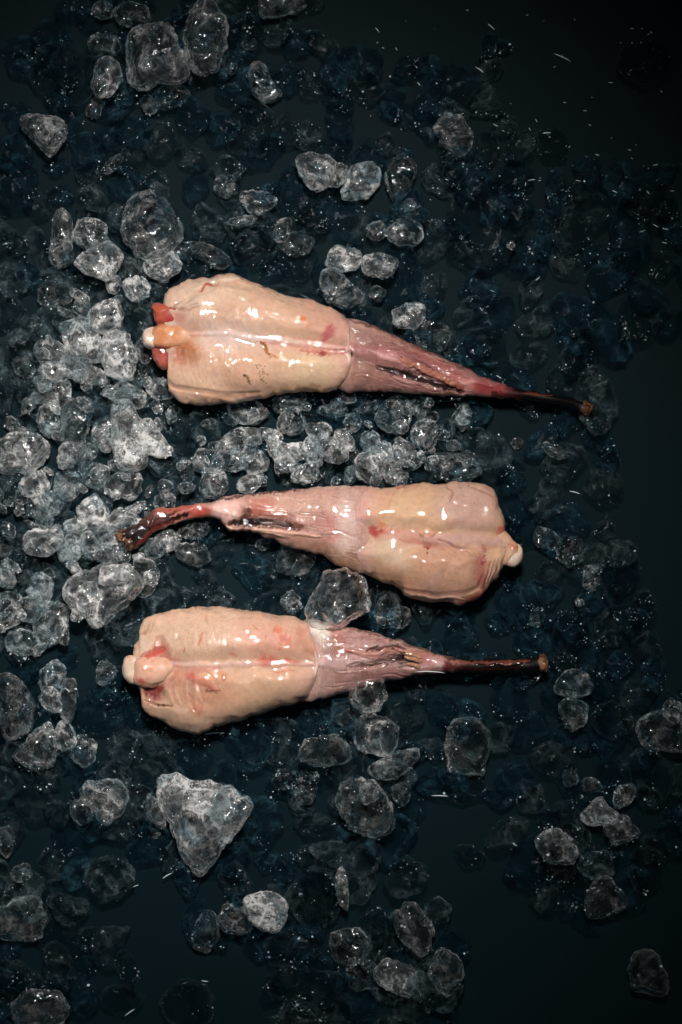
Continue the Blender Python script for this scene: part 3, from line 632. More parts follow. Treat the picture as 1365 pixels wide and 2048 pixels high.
def paintskin3(s):
    s.C[:] = lin((184, 144, 138)); s.mottle((208, 172, 164), 46, .6, 221); s.mottle((150, 100, 98), 30, .6, 222, .1, 1.2)
    s.ramp(690, 625, (216, 180, 170), .5); s.stroke([(625, 1248), (648, 1272), (660, 1290)], 13, (232, 222, 212), .95, taper=.1, dz=3); s.blob(672, 1285, 18, 22, 10, (172, 108, 98), .75)
    s.stroke([(600, 1232), (640, 1240)], 4, (226, 206, 190), .7)
    s.stroke([(640, 1326), (690, 1330), (730, 1322)], 12, (216, 184, 182), .8, dz=3, rag=.3); s.stroke([(640, 1350), (660, 1372), (690, 1380)], 14, (206, 172, 160), .6)
    s.stroke([(690, 1300), (740, 1310), (790, 1298), (820, 1304)], 6, (200, 140, 124), .8, dz=5); s.stroke([(740, 1298), (780, 1290), (806, 1294)], 5, (96, 56, 50), .6, dz=-4, rag=.5)
    s.stroke([(700, 1335), (760, 1324), (800, 1316), (832, 1322)], 6, (70, 42, 34), .75, dz=-5, rag=.5); s.blob(812, 1322, 26, 10, 6, (26, 16, 12), .93, dz=-4, wob=6)
    s.blob(765, 1352, 60, 13, -6, (142, 98, 96), .6); s.stroke([(690, 1340), (750, 1350)], 3, (110, 74, 66), .4)
    s.blob(845, 1308, 26, 10, 15, (184, 116, 100), .6)
    s.blob(874, 1328, 32, 13, 5, (210, 160, 158), .85, soft=1.2, dz=2); s.blob(850, 1320, 9, 8, 0, (172, 96, 104), .7); s.blob(878, 1330, 11, 8, 0, (226, 188, 184), .8, dz=2); s.blob(895, 1330, 10, 10, 0, (168, 96, 96), .5)
    s.stroke([(900, 1334), (960, 1338), (1030, 1336)], 14, (92, 30, 30), .9, taper=0, soft=1.2)
    s.stroke([(905, 1324), (935, 1326), (965, 1326)], 6, (196, 138, 126), .7, rag=.5); s.stroke([(960, 1328), (1010, 1326), (1060, 1322)], 3.5, (160, 92, 76), .75, dz=2)
    s.stroke([(900, 1316), (960, 1317), (1085, 1312)], 5, (28, 16, 13), .9, taper=0); s.stroke([(920, 1344), (1000, 1344), (1080, 1338)], 9, (12, 6, 6), .96, taper=0)
    s.stroke([(1010, 1336), (1080, 1330)], 10, (26, 12, 11), .85); s.blob(1086, 1328, 9, 15, 0, (150, 108, 82), .9, wob=4, dz=2, soft=.6); s.blob(1080, 1336, 4, 5, 0, (110, 66, 44), .7)
    s.stroke([(700, 1256), (783, 1278), (844, 1299), (905, 1316)], 3, (112, 82, 62), .7, rag=.8); s.stroke([(840, 1294), (880, 1304), (920, 1314)], 4, (84, 66, 34), .7, rag=1.2)
    s.stroke([(640, 1398), (700, 1380), (768, 1362)], 3, (140, 102, 84), .5, rag=.8)
    s.blob(812, 1321, 24, 8, 6, (18, 10, 8), .95, soft=.7, wob=8); s.stroke([(740, 1332), (780, 1322), (815, 1318)], 4, (40, 22, 18), .8, soft=.8, rag=.6); s.stroke([(735, 1302), (780, 1292), (810, 1296)], 3.5, (60, 32, 28), .75, soft=.8, rag=.6)
    s.ramp(895, 950, (12, 6, 5), .975); s.stroke([(905, 1324), (960, 1325), (1010, 1325), (1060, 1322)], 3, (150, 84, 70), .6, rag=.8); s.stroke([(900, 1336), (960, 1338), (1040, 1336)], 3, (70, 24, 22), .25); s.blob(1087, 1328, 9, 15, 0, (150, 108, 82), .9, wob=4, soft=.6)
    for k in range(14): s.stroke([(640 + k * 3, 1262 + k), (650 + k * 3.4, 1330), (636 + k * 3, 1390)], 1.3, (140, 104, 92), .4, dz=-.8)
    for k in range(36):
        r = np.random.default_rng(k + 250); x = r.uniform(640, 800); t = (x - 640) / 200; y = r.uniform(1256 + t * 36, 1395 - t * 46)
        s.stroke([(x, y), (x + 25, y - 1), (x + 55, y - 4 + t * 3)], r.uniform(1, 2.2), (120, 78, 74) if k % 2 else (222, 192, 186), .38, dz=(-1 if k % 2 else 1))
US3 = [(590, 1330), (594, 1262), (612, 1240), (650, 1243), (691, 1254), (726, 1260), (752, 1266), (783, 1276), (813, 1285), (844, 1297), (874, 1306), (905, 1314), (943, 1319), (975, 1317), (1004, 1320), (1034, 1317), (1060, 1317), (1084, 1311), (1090, 1320), (1095, 1331)]
LS3 = [(590, 1330), (594, 1392), (612, 1404), (657, 1395), (695, 1384), (740, 1370), (768, 1363), (790, 1361), (829, 1352), (867, 1347), (905, 1346), (943, 1345), (975, 1348), (1010, 1344), (1040, 1344), (1076, 1341), (1089, 1343), (1095, 1331)]
o, f = body('skin', US3, LS3, 520, 130, [(590, 26), (640, 42), (740, 38), (840, 26), (940, 17), (1095, 12)], 60, M_SKIN, T3, paintskin3, 90, (184, 144, 138), depth=18, pp=2.3, head=.03, tail=.012,
            zx=[(590, 60), (700, 58), (900, 52), (1095, 46)])
FP.append(f)
def pf3(s):
    s.C[:] = lin((186, 138, 112)); s.mottle((214, 174, 140), 9, .7, 231); s.mottle((110, 66, 50), 8, .6, 232, .2, 1)
for k, (a, b, c) in enumerate([((800, 1302, 84, 3), (822, 1308, 83, 5), (846, 1316, 77, 4)), ((808, 1312, 80, 2), (828, 1319, 82, 4), (850, 1324, 77, 3)), ((812, 1328, 78, 2), (830, 1330, 81, 5), (846, 1334, 75, 3))]):
    tube('fin_strand', [a, b, c], M_SKIN, T3, (0, 0, 0), pf3, 233 + k, nseg=40, nr=16, rough=.4)
def pv3(s):
    s.C[:] = lin((222, 178, 150)); s.mottle((228, 200, 178), 18, .6, 245); s.mottle((196, 110, 90), 14, .45, 249, .1, 1); s.blob(352, 1340, 26, 30, 0, (216, 176, 146), .8); s.mottle((196, 130, 96), 8, .35, 239); s.blob(282, 1364, 8, 6, 0, (188, 60, 40), .8); s.blob(279, 1360, 4, 4, 0, (160, 30, 28), .8)
lump('vertebra', [(268, 1340), (274, 1318), (296, 1312), (326, 1310), (345, 1322), (350, 1340), (338, 1360), (310, 1375), (280, 1372), (266, 1358)], 88, 24, M_BONE, T3, (0, 0, 0), pv3, 246, rug=.05)
lump('bone_end', [(245, 1345), (247, 1324), (254, 1312), (272, 1313), (292, 1324), (294, 1350), (280, 1372), (262, 1368), (250, 1358)], 78, 19, M_BONE, T3, (222, 200, 176), lambda s: (s.mottle((210, 186, 156), 12, .5, 247), s.blob(254, 1314, 8, 4, 0, (206, 140, 90), .7)), 248, rug=.04)

lump('torn_tip', [(1078, 1316), (1084, 1308), (1093, 1312), (1097, 1328), (1096, 1342), (1086, 1346), (1079, 1338)], 48, 12, M_SKIN, T3, (0, 0, 0), lambda s: (ptip(s), s.mottle((168, 126, 98), 8, .7, 307)), 306, rug=.16, facets=4)
# ------------------------------------------------------------------ ice
GI = 'ice chunks heaped on the dark table'
def inpoly(x, y, poly):
    c = False; n = len(poly)
    for i in range(n):
        x1, y1 = poly[i]; x2, y2 = poly[(i + 1) % n]
        if (y1 > y) != (y2 > y) and x < (x2 - x1) * (y - y1) / (y2 - y1) + x1: c = not c
    return c
NICE = [0]
COUNT = {}
FLAKE_SITES = []
def chunk(outline, frost, label, group=None, hk=.52, level=4, mat=None, rim=1.0, lift=None, rug=.075, facets=5, dents=4, collect=None, deep=False):
    cc = np.array(outline, float).mean(0)
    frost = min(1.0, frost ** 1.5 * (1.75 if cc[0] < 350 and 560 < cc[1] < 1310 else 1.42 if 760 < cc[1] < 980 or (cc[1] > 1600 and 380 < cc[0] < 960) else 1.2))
    NICE[0] += 1; seed = 1000 + NICE[0] * 7
    o = np.array(outline, float); c = o.mean(0); o = c + (o - c) * 1.06; outline = o; ext = (o.max(0) - o.min(0)) / 2
    hz = hk * math.sqrt(ext[0] * ext[1]) if len(o) > 2 else 10
    hz = min(hz, .62 * min(ext) * 1.4)
    if level == 5 and ext.mean() < 62: level = 4
    if level == 4 and ext.mean() < 21: level = 3
    X, Y, Z, eq, v, f, c, mean = lump_coords(outline, hz, seed, level, facets, dents, rug)
    # support height under a shrunken footprint
    if lift is None:
        sx = c[0] + (X - c[0]) * .62; sy = c[1] + (Y - c[1]) * .62
        i, j = ras_idx(sx, sy); sup = float(np.percentile(RAS[i, j], 55))
    else: sup = lift
    z = sup - Z.min() - (3 if sup > 2 else 0)
    n1 = Noise(seed + 5, 3, mean * 1.1, 3); p3 = np.stack([X, Y, Z], 1); cl = n1(p3)
    cloud = sm((cl + .02) / .42) * frost * 1.3
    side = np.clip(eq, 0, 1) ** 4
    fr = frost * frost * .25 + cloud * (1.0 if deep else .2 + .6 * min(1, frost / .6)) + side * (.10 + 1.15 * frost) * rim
    ras_put(X, Y, Z + z)
    P = W(X, Y, Z + z)
    top = v[:, 2] > .25
    FLAKE_SITES.append((X[top], Y[top], (Z + z)[top], float(frost)))
    if collect is not None:
        collect.append((P, f, np.clip(fr, 0, 1), mat)); return
    org = W(np.array([c[0]]), np.array([c[1]]), np.array([z]))[0]
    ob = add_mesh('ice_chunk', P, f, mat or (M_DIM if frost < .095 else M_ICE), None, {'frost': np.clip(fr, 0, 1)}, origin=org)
    ob['label'] = label; ob['category'] = 'ice'; ob['group'] = group or GI
    return ob

# ---- the dim lower layer, scattered where the photograph has it
HOLES = [
    [(235, 1785), (330, 1755), (392, 1770), (372, 1870), (450, 1915), (530, 1950), (560, 2100), (150, 2100), (160, 1960), (225, 1900)],
    [(850, 1590), (1000, 1600), (1010, 1690), (1060, 1720), (1060, 1800), (1170, 1870), (1290, 1800), (1365, 1690), (1480, 1690), (1480, 2160), (930, 2160), (930, 1900), (870, 1800), (790, 1740)],
    [(1245, 680), (1480, 640), (1480, 1400), (1350, 1380), (1290, 1250), (1265, 1120), (1235, 900)],
    [(-120, -120), (150, -120), (150, 10), (40, 60), (20, 210), (-120, 240)],
    [(980, -120), (1480, -120), (1480, 330), (1120, 330), (1000, 200)],
    [(600, -120), (980, -120), (980, 130), (700, 120), (600, 60)],
]
ZONES = [((-120, -120, 600, 330), 'dim see-through ice in the dark upper left corner, behind the brighter pieces'),
         ((600, -120, 1480, 560), 'faint dark ice in the shadowy upper right, barely lit'),
         ((-120, 330, 600, 620), 'dim sparkling ice just above the thick end of the uppermost fish tail'),
         ((850, 560, 1480, 980), 'faint blue-black ice around the thin dark end of the uppermost fish tail'),
         ((-120, 620, 400, 1300), 'dim ice in the gaps under the bright heap left of the fish tails'),
         ((400, 700, 1000, 1260), 'dim ice lying deep between the uppermost and middle fish tails'),
         ((850, 980, 1480, 1620), 'dark bluish ice right of the middle and lowest fish tails'),
         ((-120, 1300, 500, 2160), 'dark bluish ice lower left, below the lowest fish tail'),
         ((400, 1260, 900, 2160), 'dark bluish ice bottom centre, below the lowest fish tail')]
LIST = []
def E(cx, cy, rx, ry, rot, fr, label, **k): LIST.append((ell(cx, cy, rx, ry, rot, 11, .13, int(cx * 3 + cy), 2.3), fr, label, k))
def G(p, fr, label, **k): LIST.append((p, fr, label, k))
# faint pieces first
E(125, 150, 72, 55, 10, .14, 'large faint cloudy ice blob in the upper left corner')
E(345, 192, 34, 30, 0, .2, 'dim milky round ice below the big rounded triangle at top left')
E(505, 258, 52, 56, 0, .16, 'dim disc shaped ice with a ringed centre, above the oval notched piece')
E(970, 440, 78, 98, 10, .15, 'very large faint ice slab right of the rectangular rimmed cube', hk=.2, facets=3, rug=.12, rim=.5)
E(868, 672, 34, 32, 0, .22, 'dim rimmed ice disc touching the upper edge of the uppermost tail')
E(505, 492, 46, 52, 0, .13, 'dim square ice block above the middle of the uppermost tail')
E(628, 436, 36, 32, 0, .14, 'dim ice below the cloudy double lump in the upper middle')
E(908, 342, 22, 28, 0, .15, 'small faint ice below the bright tipped piece at upper right')
E(480, 48, 26, 32, 0, .16, 'dim ice right of the tall upright oval at the top')
E(440, 540, 26, 22, 0, .14, 'dim pinkish ice touching the top of the uppermost tail')
E(1290, 120, 62, 44, -10, .06, 'large nearly black ice blob in the upper right corner')
E(1325, 415, 38, 44, 0, .07, 'faint ice at the right edge of the photo, upper part')
E(1100, 290, 36, 38, 0, .07, 'faint speckled ice among the bright streaks at upper right')
E(150, 852, 32, 52, 0, .2, 'dark upright ice between the mushroom shaped piece and the tall crystal')
E(930, 1572, 44, 34, 0, .12, 'dark ice tucked under the blue square ice cube')
E(590, 1122, 38, 32, 10, .26, 'speckled dim ice just under the middle tail membrane')
E(635, 1800, 54, 62, 0, .16, 'broad dark ice left of the narrow upright rimmed sliver at the bottom')
E(590, 1900, 56, 38, 0, .16, 'dark blue wide ice block in the bottom centre cluster')
E(640, 1970, 46, 42, 0, .15, 'lowest round dark ice in the bottom centre cluster')
E(570, 1968, 36, 32, 0, .14, 'small dark ice left of the lowest round one at the bottom')
E(590, 2028, 38, 26, 0, .13, 'dark ice cut by the bottom edge of the photo, centre')
E(725, 1950, 36, 32, 0, .17, 'blue dark ice left of the pale flat oval at the bottom')
E(762, 1862, 24, 52, 5, .13, 'narrow blue ice standing between two round ones at the bottom')
E(120, 1850, 44, 62, 0, .12, 'dark upright ice in the lower left corner heap')
E(187, 1880, 32, 26, 10, .14, 'small bluish ice at the right edge of the lower left heap')
E(258, 1940, 20, 46, -18, .13, 'thin leaning blue ice sliver standing alone near the bottom left')
E(236, 1998, 46, 27, 0, .12, 'flat dark ice lying under the thin leaning sliver, bottom left')
E(368, 2012, 56, 46, 0, .13, 'broad dark ice at the bottom edge left of the centre')
E(936, 1712, 32, 22, 20, .10, 'small lone blue ice on the bare dark table, lower right')
E(1022, 1770, 12, 20, 0, .05, 'tiny faint ice right of the lone blue one')
E(1290, 1740, 36, 42, 0, .13, 'dark speckled ice right of the pointed clear one, lower right')
E(1150, 1782, 32, 36, 0, .12, 'dark small ice at the bottom of the lower right cluster')
E(1225, 1440, 42, 36, 0, .16, 'dim bluish ice right of the stacked frosted pair at lower right')
E(1295, 1552, 46, 62, -10, .15, 'tall dark rimmed ice near the right edge, lower part')
E(1235, 1150, 42, 56, 0, .09, 'faint speckled ice right of the small frosted square at the right')
E(1285, 1230, 24, 58, 10, .10, 'tall narrow dark ice near the right edge beside the middle tail')
E(1240, 1290, 46, 42, 0, .09, 'blue dark ice right of the lowest tail tip')
E(1140, 1260, 42, 40, 0, .10, 'dark blue ice between the middle tail stub and the lowest tail tip')
E(1140, 1100, 26, 36, 0, .2, 'small dim ice a hand right of the middle tail bone stub')
E(1165, 700, 36, 60, 10, .10, 'tall faint blue ice above the black tip of the uppermost tail')
E(975, 690, 42, 42, 0, .10, 'dark blue rounded ice above the thinning end of the uppermost tail')
E(1280, 640, 52, 52, 0, .09, 'faint ice near the right edge at the height of the uppermost tail')
# upper left
E(208, 92, 34, 25, 8, .36, 'small rounded cube ice with a pale rim, top left, above the bell shaped one')
E(205, 22, 22, 19, 0, .32, 'small round ice near the top edge, left')
E(265, 30, 36, 27, 0, .24, 'dim ice at the top edge between two small rounded ones')
E(212, 153, 28, 40, 8, .45, 'bell shaped bright bottomed ice left of the big rounded triangle')
G([(238, 140), (250, 90), (275, 58), (310, 48), (340, 60), (360, 95), (374, 135), (370, 158), (310, 170), (265, 180), (242, 165)], .36, 'big rounded triangular grey ice at top left', level=5)
G([(368, 100), (375, 40), (395, 5), (415, -2), (440, 14), (460, 35), (458, 60), (445, 110), (430, 143), (400, 146), (378, 125)], .32, 'tall upright oval ice with a pale rim at the top edge', level=5)
E(565, 8, 50, 28, -8, .34, 'ice cut by the top edge right of the tall upright oval')
E(500, 88, 17, 12, 0, .26, 'tiny ice right of the tall upright oval')
E(463, 132, 11, 20, 0, .22, 'tiny upright ice at the lower right of the tall oval')
G([(498, 140), (510, 125), (528, 128), (545, 160), (560, 185), (563, 205), (545, 218), (525, 205), (505, 180), (497, 160)], .34, 'slanted peanut shaped clear ice right of the tall upright oval')
G([(42, 238), (60, 228), (110, 230), (132, 250), (130, 275), (110, 303), (95, 312), (65, 290), (45, 260)], .40, 'heart shaped ice alone near the left edge, upper part')
E(190, 216, 14, 23, 20, .26, 'small curved pale ice under the bell shaped one')
E(298, 210, 15, 22, -30, .34, 'small bright tipped ice hanging under the big rounded triangle')
E(225, 330, 27, 10, -45, .24, 'thin slanted pale sliver in the dark below the top left group')
# upper middle
G([(868, 255), (885, 233), (905, 225), (925, 240), (945, 270), (946, 295), (926, 314), (905, 303), (882, 280)], .42, 'slanted ice with a bright white lower tip, upper right of the centre')
G([(597, 310), (625, 303), (660, 312), (668, 345), (645, 385), (615, 370), (597, 345)], .5, 'cloudy left lump of the bright frosted pair in the upper middle', level=5)
G([(680, 395), (688, 360), (705, 330), (735, 325), (757, 335), (759, 365), (745, 388), (715, 399)], .74, 'smooth milky right lump of the bright frosted pair in the upper middle')
E(668, 352, 27, 26, 0, .55, 'frosted middle piece joining the bright pair in the upper middle')
E(453, 372, 28, 21, -20, .32, 'small clear rimmed oval ice left of the double ringed one')
E(512, 402, 37, 24, -5, .40, 'double ringed clear ice in the upper middle')
E(484, 442, 32, 10, -4, .42, 'flat pale sliver just under the double ringed ice')
E(565, 462, 17, 28, 30, .34, 'small frosted wedge right of the flat pale sliver')
E(592, 486, 36, 24, 0, .24, 'dim grey ice below the small frosted wedge')
E(755, 462, 19, 20, 0, .34, 'small ice hugging the left side of the rectangular rimmed cube')
G([(776, 450), (795, 441), (822, 441), (845, 450), (847, 475), (835, 489), (808, 491), (782, 485), (773, 470)], .38, 'rectangular rimmed ice cube right of the centre, upper part')
E(692, 518, 39, 24, 4, .68, 'bright frosted oval ice above the back of the uppermost tail')
E(757, 530, 39, 25, 4, .52, 'grey frosted oval ice touching the bright frosted one on its right')
G([(640, 565), (645, 545), (662, 537), (685, 548), (702, 572), (725, 583), (731, 602), (710, 616), (680, 611), (655, 602), (645, 585)], .42, 'two lobed clear ice touching the back of the uppermost tail')
E(820, 630, 33, 27, 0, .56, 'milky half moon ice above the membrane of the uppermost tail')
E(755, 587, 15, 15, 0, .24, 'tiny dim ice left of the milky half moon one')
E(820, 411, 22, 14, -20, .34, 'small pale ice above the rectangular rimmed cube')
E(800, 355, 28, 46, 20, .2, 'tall dim curved ice right of the bright frosted pair')
E(1022, 489, 9, 9, 0, .45, 'tiny milky pebble on the very large faint slab')
# left cluster
G([(100, 500), (105, 460), (112, 425), (128, 412), (142, 430), (146, 480), (144, 535), (125, 548), (103, 535)], .36, 'tall cloudy ice column left of the round one, at left')
E(180, 467, 33, 31, 0, .46, 'round frosted ice sitting on the angular one, left of the uppermost tail')
G([(147, 530), (160, 512), (200, 485), (225, 480), (243, 508), (236, 540), (215, 560), (190, 554), (163, 546)], .64, 'angular bright frosted ice under the round one at left')
G([(245, 440), (258, 395), (300, 385), (345, 405), (372, 445), (350, 490), (325, 520), (298, 520), (262, 495), (248, 465)], .34, 'large ring shaped cloudy ice above the thick end of the uppermost tail', level=5)
E(325, 530, 36, 32, -10, .56, 'bright crackled ice under the large ring shaped one')
E(372, 498, 26, 16, -10, .3, 'small pale wing of ice right of the bright crackled one')
E(268, 543, 25, 28, 0, .32, 'dim triangular ice left of the bright crackled one')
G([(247, 575), (255, 556), (285, 553), (303, 570), (300, 590), (280, 602), (256, 598)], .52, 'grey frosted ice touching the top left of the uppermost tail')
E(228, 568, 16, 20, 0, .40, 'small pale ice left of the grey frosted one beside the uppermost tail')
E(165, 606, 16, 16, 0, .42, 'tiny frosted star shaped ice above the big bright mass at left')
E(425, 512, 46, 17, 30, .24, 'slanting glittery ice ridge above the top of the uppermost tail')
E(112, 588, 34, 30, 0, .16, 'dark ice with one pale spot left of the tiny star shaped one')
E(45, 675, 14, 12, 0, .3, 'small faint pebble near the left edge beside the uppermost tail')
E(50, 735, 26, 24, 0, .22, 'dim ice near the left edge beside the tall double lump')
G([(170, 630), (198, 605), (240, 600), (244, 640), (236, 668), (195, 662), (172, 645)], .52, 'upper craggy part of the big bright mass at left', level=5)
G([(122, 655), (140, 640), (165, 635), (192, 655), (208, 690), (205, 722), (172, 722), (147, 706), (126, 682)], .46, 'left rounded disc of the big bright mass at left', level=5)
G([(205, 680), (232, 660), (258, 680), (275, 710), (272, 745), (256, 767), (228, 766), (210, 742), (203, 710)], .82, 'brightest solid white lump, right side of the big mass at left', level=5)
G([(117, 735), (124, 716), (145, 712), (175, 725), (205, 740), (218, 755), (216, 773), (190, 769), (152, 760), (127, 748)], .6, 'flat slanting frosted slab under the big bright mass at left')
G([(70, 695), (82, 680), (105, 677), (125, 690), (138, 712), (122, 728), (98, 734), (76, 718)], .38, 'clear upper lump of the pair left of the big bright mass')
E(105, 743, 30, 20, 10, .38, 'clear lower lump of the pair left of the big bright mass')
G([(57, 812), (64, 790), (88, 768), (135, 763), (144, 775), (138, 810), (115, 820), (85, 808)], .42, 'mushroom shaped clear ice with a pale outline at left')
E(97, 842, 22, 34, -10, .40, 'upright clear ice under the mushroom shaped one')
E(258, 790, 43, 25, 22, .36, 'clear elongated ice under the brightest lump, above the tall crystal')
E(283, 752, 16, 24, 0, .2, 'small dim ice between the brightest lump and the thick tail end')
E(322, 778, 30, 20, 20, .34, 'pinkish clear ice touching the lower left corner of the uppermost tail')
E(290, 700, 16, 30, 0, .18, 'dim upright ice beside the bone of the uppermost tail')
E(210, 867, 26, 34, 0, .44, 'warm grey ice touching the left side of the tall crystal')
E(135, 912, 20, 28, 0, .44, 'small upright ice left below the tall crystal')
E(170, 905, 22, 26, 20, .36, 'small clear ice just left of the foot of the tall crystal')
G([(222, 812), (230, 798), (254, 802), (278, 830), (292, 870), (298, 915), (290, 938), (265, 946), (236, 930), (228, 880)], .56, 'tall pointed crystal of ice, left half, below the uppermost tail', level=5)
G([(270, 850), (300, 838), (324, 872), (347, 903), (332, 917), (302, 915), (276, 890)], .6, 'sharp wedge pointing right, stuck to the tall crystal')
G([(-8, 875), (28, 862), (75, 865), (97, 892), (100, 935), (62, 948), (20, 942), (-10, 930)], .42, 'wide blue grey ice slab at the left edge', level=5)
G([(40, 965), (50, 945), (85, 940), (100, 958), (102, 985), (85, 1005), (60, 1000), (45, 985)], .48, 'rounded ice below the wide blue grey slab at the left edge')
G([(110, 950), (138, 945), (162, 950), (160, 975), (146, 1005), (126, 1013), (112, 995)], .46, 'clear pear shaped ice in the heap, right of the rounded one')
E(187, 1025, 31, 38, -10, .56, 'frosted upright ice in the middle of the left heap')
E(250, 968, 38, 28, 10, .32, 'clear ice under the tall crystal foot')
E(192, 950, 28, 24, 0, .34, 'dim ice between the tall crystal foot and the pear shaped one')
E(92, 1022, 20, 48, 12, .44, 'long pale upright ice in the left heap')
E(150, 1050, 28, 14, -10, .5, 'flat bright ice joining the left heap')
G([(47, 1090), (55, 1065), (80, 1052), (112, 1062), (124, 1085), (118, 1108), (85, 1114), (55, 1108)], .36, 'clear dark centred ice at the lower left of the heap')
E(143, 1086, 26, 40, 5, .84, 'brightest white upright ice in the lower left heap')
G([(165, 1068), (185, 1066), (198, 1085), (203, 1118), (185, 1122), (165, 1112)], .38, 'clear rimmed square ice right of the brightest upright one')
G([(128, 1190), (128, 1165), (160, 1140), (200, 1125), (262, 1130), (290, 1158), (266, 1195), (236, 1225), (196, 1254), (176, 1236), (148, 1222)], .42, 'big cracked ice slab left above the lowest tail', level=5)
E(228, 1150, 34, 22, -12, .5, 'crackled frosted bar lying on the big cracked slab')
E(237, 1112, 25, 22, 0, .28, 'ringed clear ice below the dark tip of the middle tail')
E(288, 1152, 28, 40, 0, .22, 'dark rimmed ice right of the big cracked slab')
G([(48, 1180), (60, 1155), (82, 1145), (105, 1162), (111, 1185), (95, 1203), (65, 1203)], .48, 'frosted knobbly ice left of the big cracked slab')
E(58, 1218, 26, 28, 0, .26, 'dim ice behind the clear teardrop at left')
G([(64, 1245), (80, 1213), (110, 1203), (135, 1213), (136, 1245), (120, 1278), (96, 1302), (76, 1285)], .42, 'clear teardrop shaped ice with a pale rim at left', level=5)
E(42, 1285, 36, 24, 10, .36, 'wide clear ice left of the teardrop')
E(18, 1222, 24, 40, 0, .30, 'upright ice at the left edge beside the teardrop')
E(10, 1150, 14, 24, 0, .38, 'small pale ice cut by the left edge')
E(8, 1090, 16, 26, 0, .30, 'curved clear ice cut by the left edge beside the lower heap')
G([(212, 1050), (225, 1025), (255, 1015), (285, 1030), (290, 1050), (262, 1068), (230, 1072)], .5, 'smooth milky ice above the dark tip of the middle tail')
E(228, 1088, 30, 25, 0, .56, 'warm lit ice under the dark tip of the middle tail', lift=14.0)
G([(290, 1100), (300, 1080), (345, 1055), (362, 1070), (350, 1095), (320, 1112), (298, 1118)], .46, 'pale slanting ice leaning under the bent end of the middle tail')
E(330, 1002, 20, 22, 0, .24, 'small bluish ice above the bent end of the middle tail')
E(385, 1062, 33, 16, -5, .32, 'flat dim ice just under the bend of the middle tail')
E(390, 1108, 40, 22, 10, .26, 'dim pinkish ice right of the pale slanting one')
E(408, 1148, 26, 20, 0, .16, 'dim ice below the flat dim one, under the middle tail')
E(527, 1088, 16, 12, -10, .38, 'tiny clear ice under the dark fin of the middle tail')
E(583, 1206, 22, 22, 10, .38, 'small pinkish ice standing at the top edge of the lowest tail')
# middle band
E(415, 925, 36, 23, 10, .36, 'dim rounded ice left end of the band between the upper two tails')
E(460, 925, 32, 18, 20, .36, 'slanting clear ice in the band, next to its left end')
G([(402, 985), (405, 955), (425, 936), (448, 945), (460, 970), (452, 992), (425, 998)], .38, 'clear dome of ice touching the top of the thin middle tail end')
E(500, 966, 27, 17, -22, .5, 'small bright rimmed oval standing on the edge of the middle tail')
E(480, 880, 46, 24, -8, .44, 'long grey ice below the left part of the uppermost tail')
E(512, 922, 28, 24, -10, .48, 'faceted grey ice right below the long grey one')
G([(448, 820), (462, 805), (500, 796), (530, 808), (537, 826), (512, 848), (482, 846), (456, 836)], .44, 'bright sparkling oval ice against the lower edge of the uppermost tail', level=5)
E(585, 846, 26, 25, 0, .38, 'clear ice under the piece that overlaps the uppermost tail')
E(548, 872, 18, 16, 0, .42, 'little frosted ice in the band, left of the standing sliver')
E(553, 902, 15, 34, -18, .66, 'bright standing sliver in the band between the upper tails')
E(590, 905, 25, 21, 0, .78, 'brightest small lump in the band between the upper tails')
E(622, 900, 17, 28, 10, .68, 'bright upright piece right of the brightest small lump')
E(642, 862, 22, 18, 0, .5, 'little clear ice above the bright upright piece')
E(668, 900, 32, 30, 0, .42, 'dark centred knobbly ice in the middle of the band')
E(688, 880, 21, 24, -35, .55, 'slanted clear oval resting on the dark centred knobbly ice')
E(704, 845, 16, 19, 0, .46, 'small clear ring of ice in the band under the uppermost tail')
E(612, 945, 28, 20, -20, .5, 'knobbly clear ice near the top edge of the middle tail')
E(577, 934, 24, 12, 10, .40, 'small flat ice left of the knobbly one near the middle tail')
E(665, 820, 30, 14, 0, .36, 'small speckled ice close under the uppermost tail')
E(740, 885, 20, 22, 0, .5, 'small frosted block left below the clear boulder in the band')
E(768, 903, 20, 24, 0, .6, 'pale frosted block under the clear boulder in the band')
E(740, 932, 30, 36, 0, .46, 'tall grey ice touching the top of the middle tail')
E(785, 940, 18, 30, 0, .5, 'narrow pale ice right of the tall grey one at the middle tail')
E(802, 896, 18, 20, 0, .56, 'little frosted pebble right of the pale frosted block')
E(820, 925, 28, 20, 0, .38, 'sparkling dark ice on the right part of the band')
E(850, 872, 24, 32, 0, .36, 'dim ice right below the clear boulder in the band')
E(845, 816, 23, 20, 0, .38, 'small grey ice touching the right of the clear boulder')
E(882, 868, 18, 12, 10, .26, 'small faint ice right of the dim one in the band')
G([(748, 852), (760, 820), (785, 792), (806, 790), (822, 810), (822, 845), (802, 866), (768, 862)], .36, 'clear dark boulder with a pale rim in the band between tails', level=5)
G([(862, 918), (880, 903), (915, 908), (955, 925), (962, 945), (935, 962), (890, 962), (866, 945)], .34, 'wide grey ice above the thick end of the middle tail', level=5)
E(925, 832, 18, 26, 14, .52, 'lone frosted upright nugget below the thin part of the uppermost tail')
E(1110, 902, 30, 13, 22, .28, 'faint speckled patch of ice right of the band')
E(1035, 885, 12, 12, 0, .2, 'tiny faint ice left of the speckled patch right of the band')
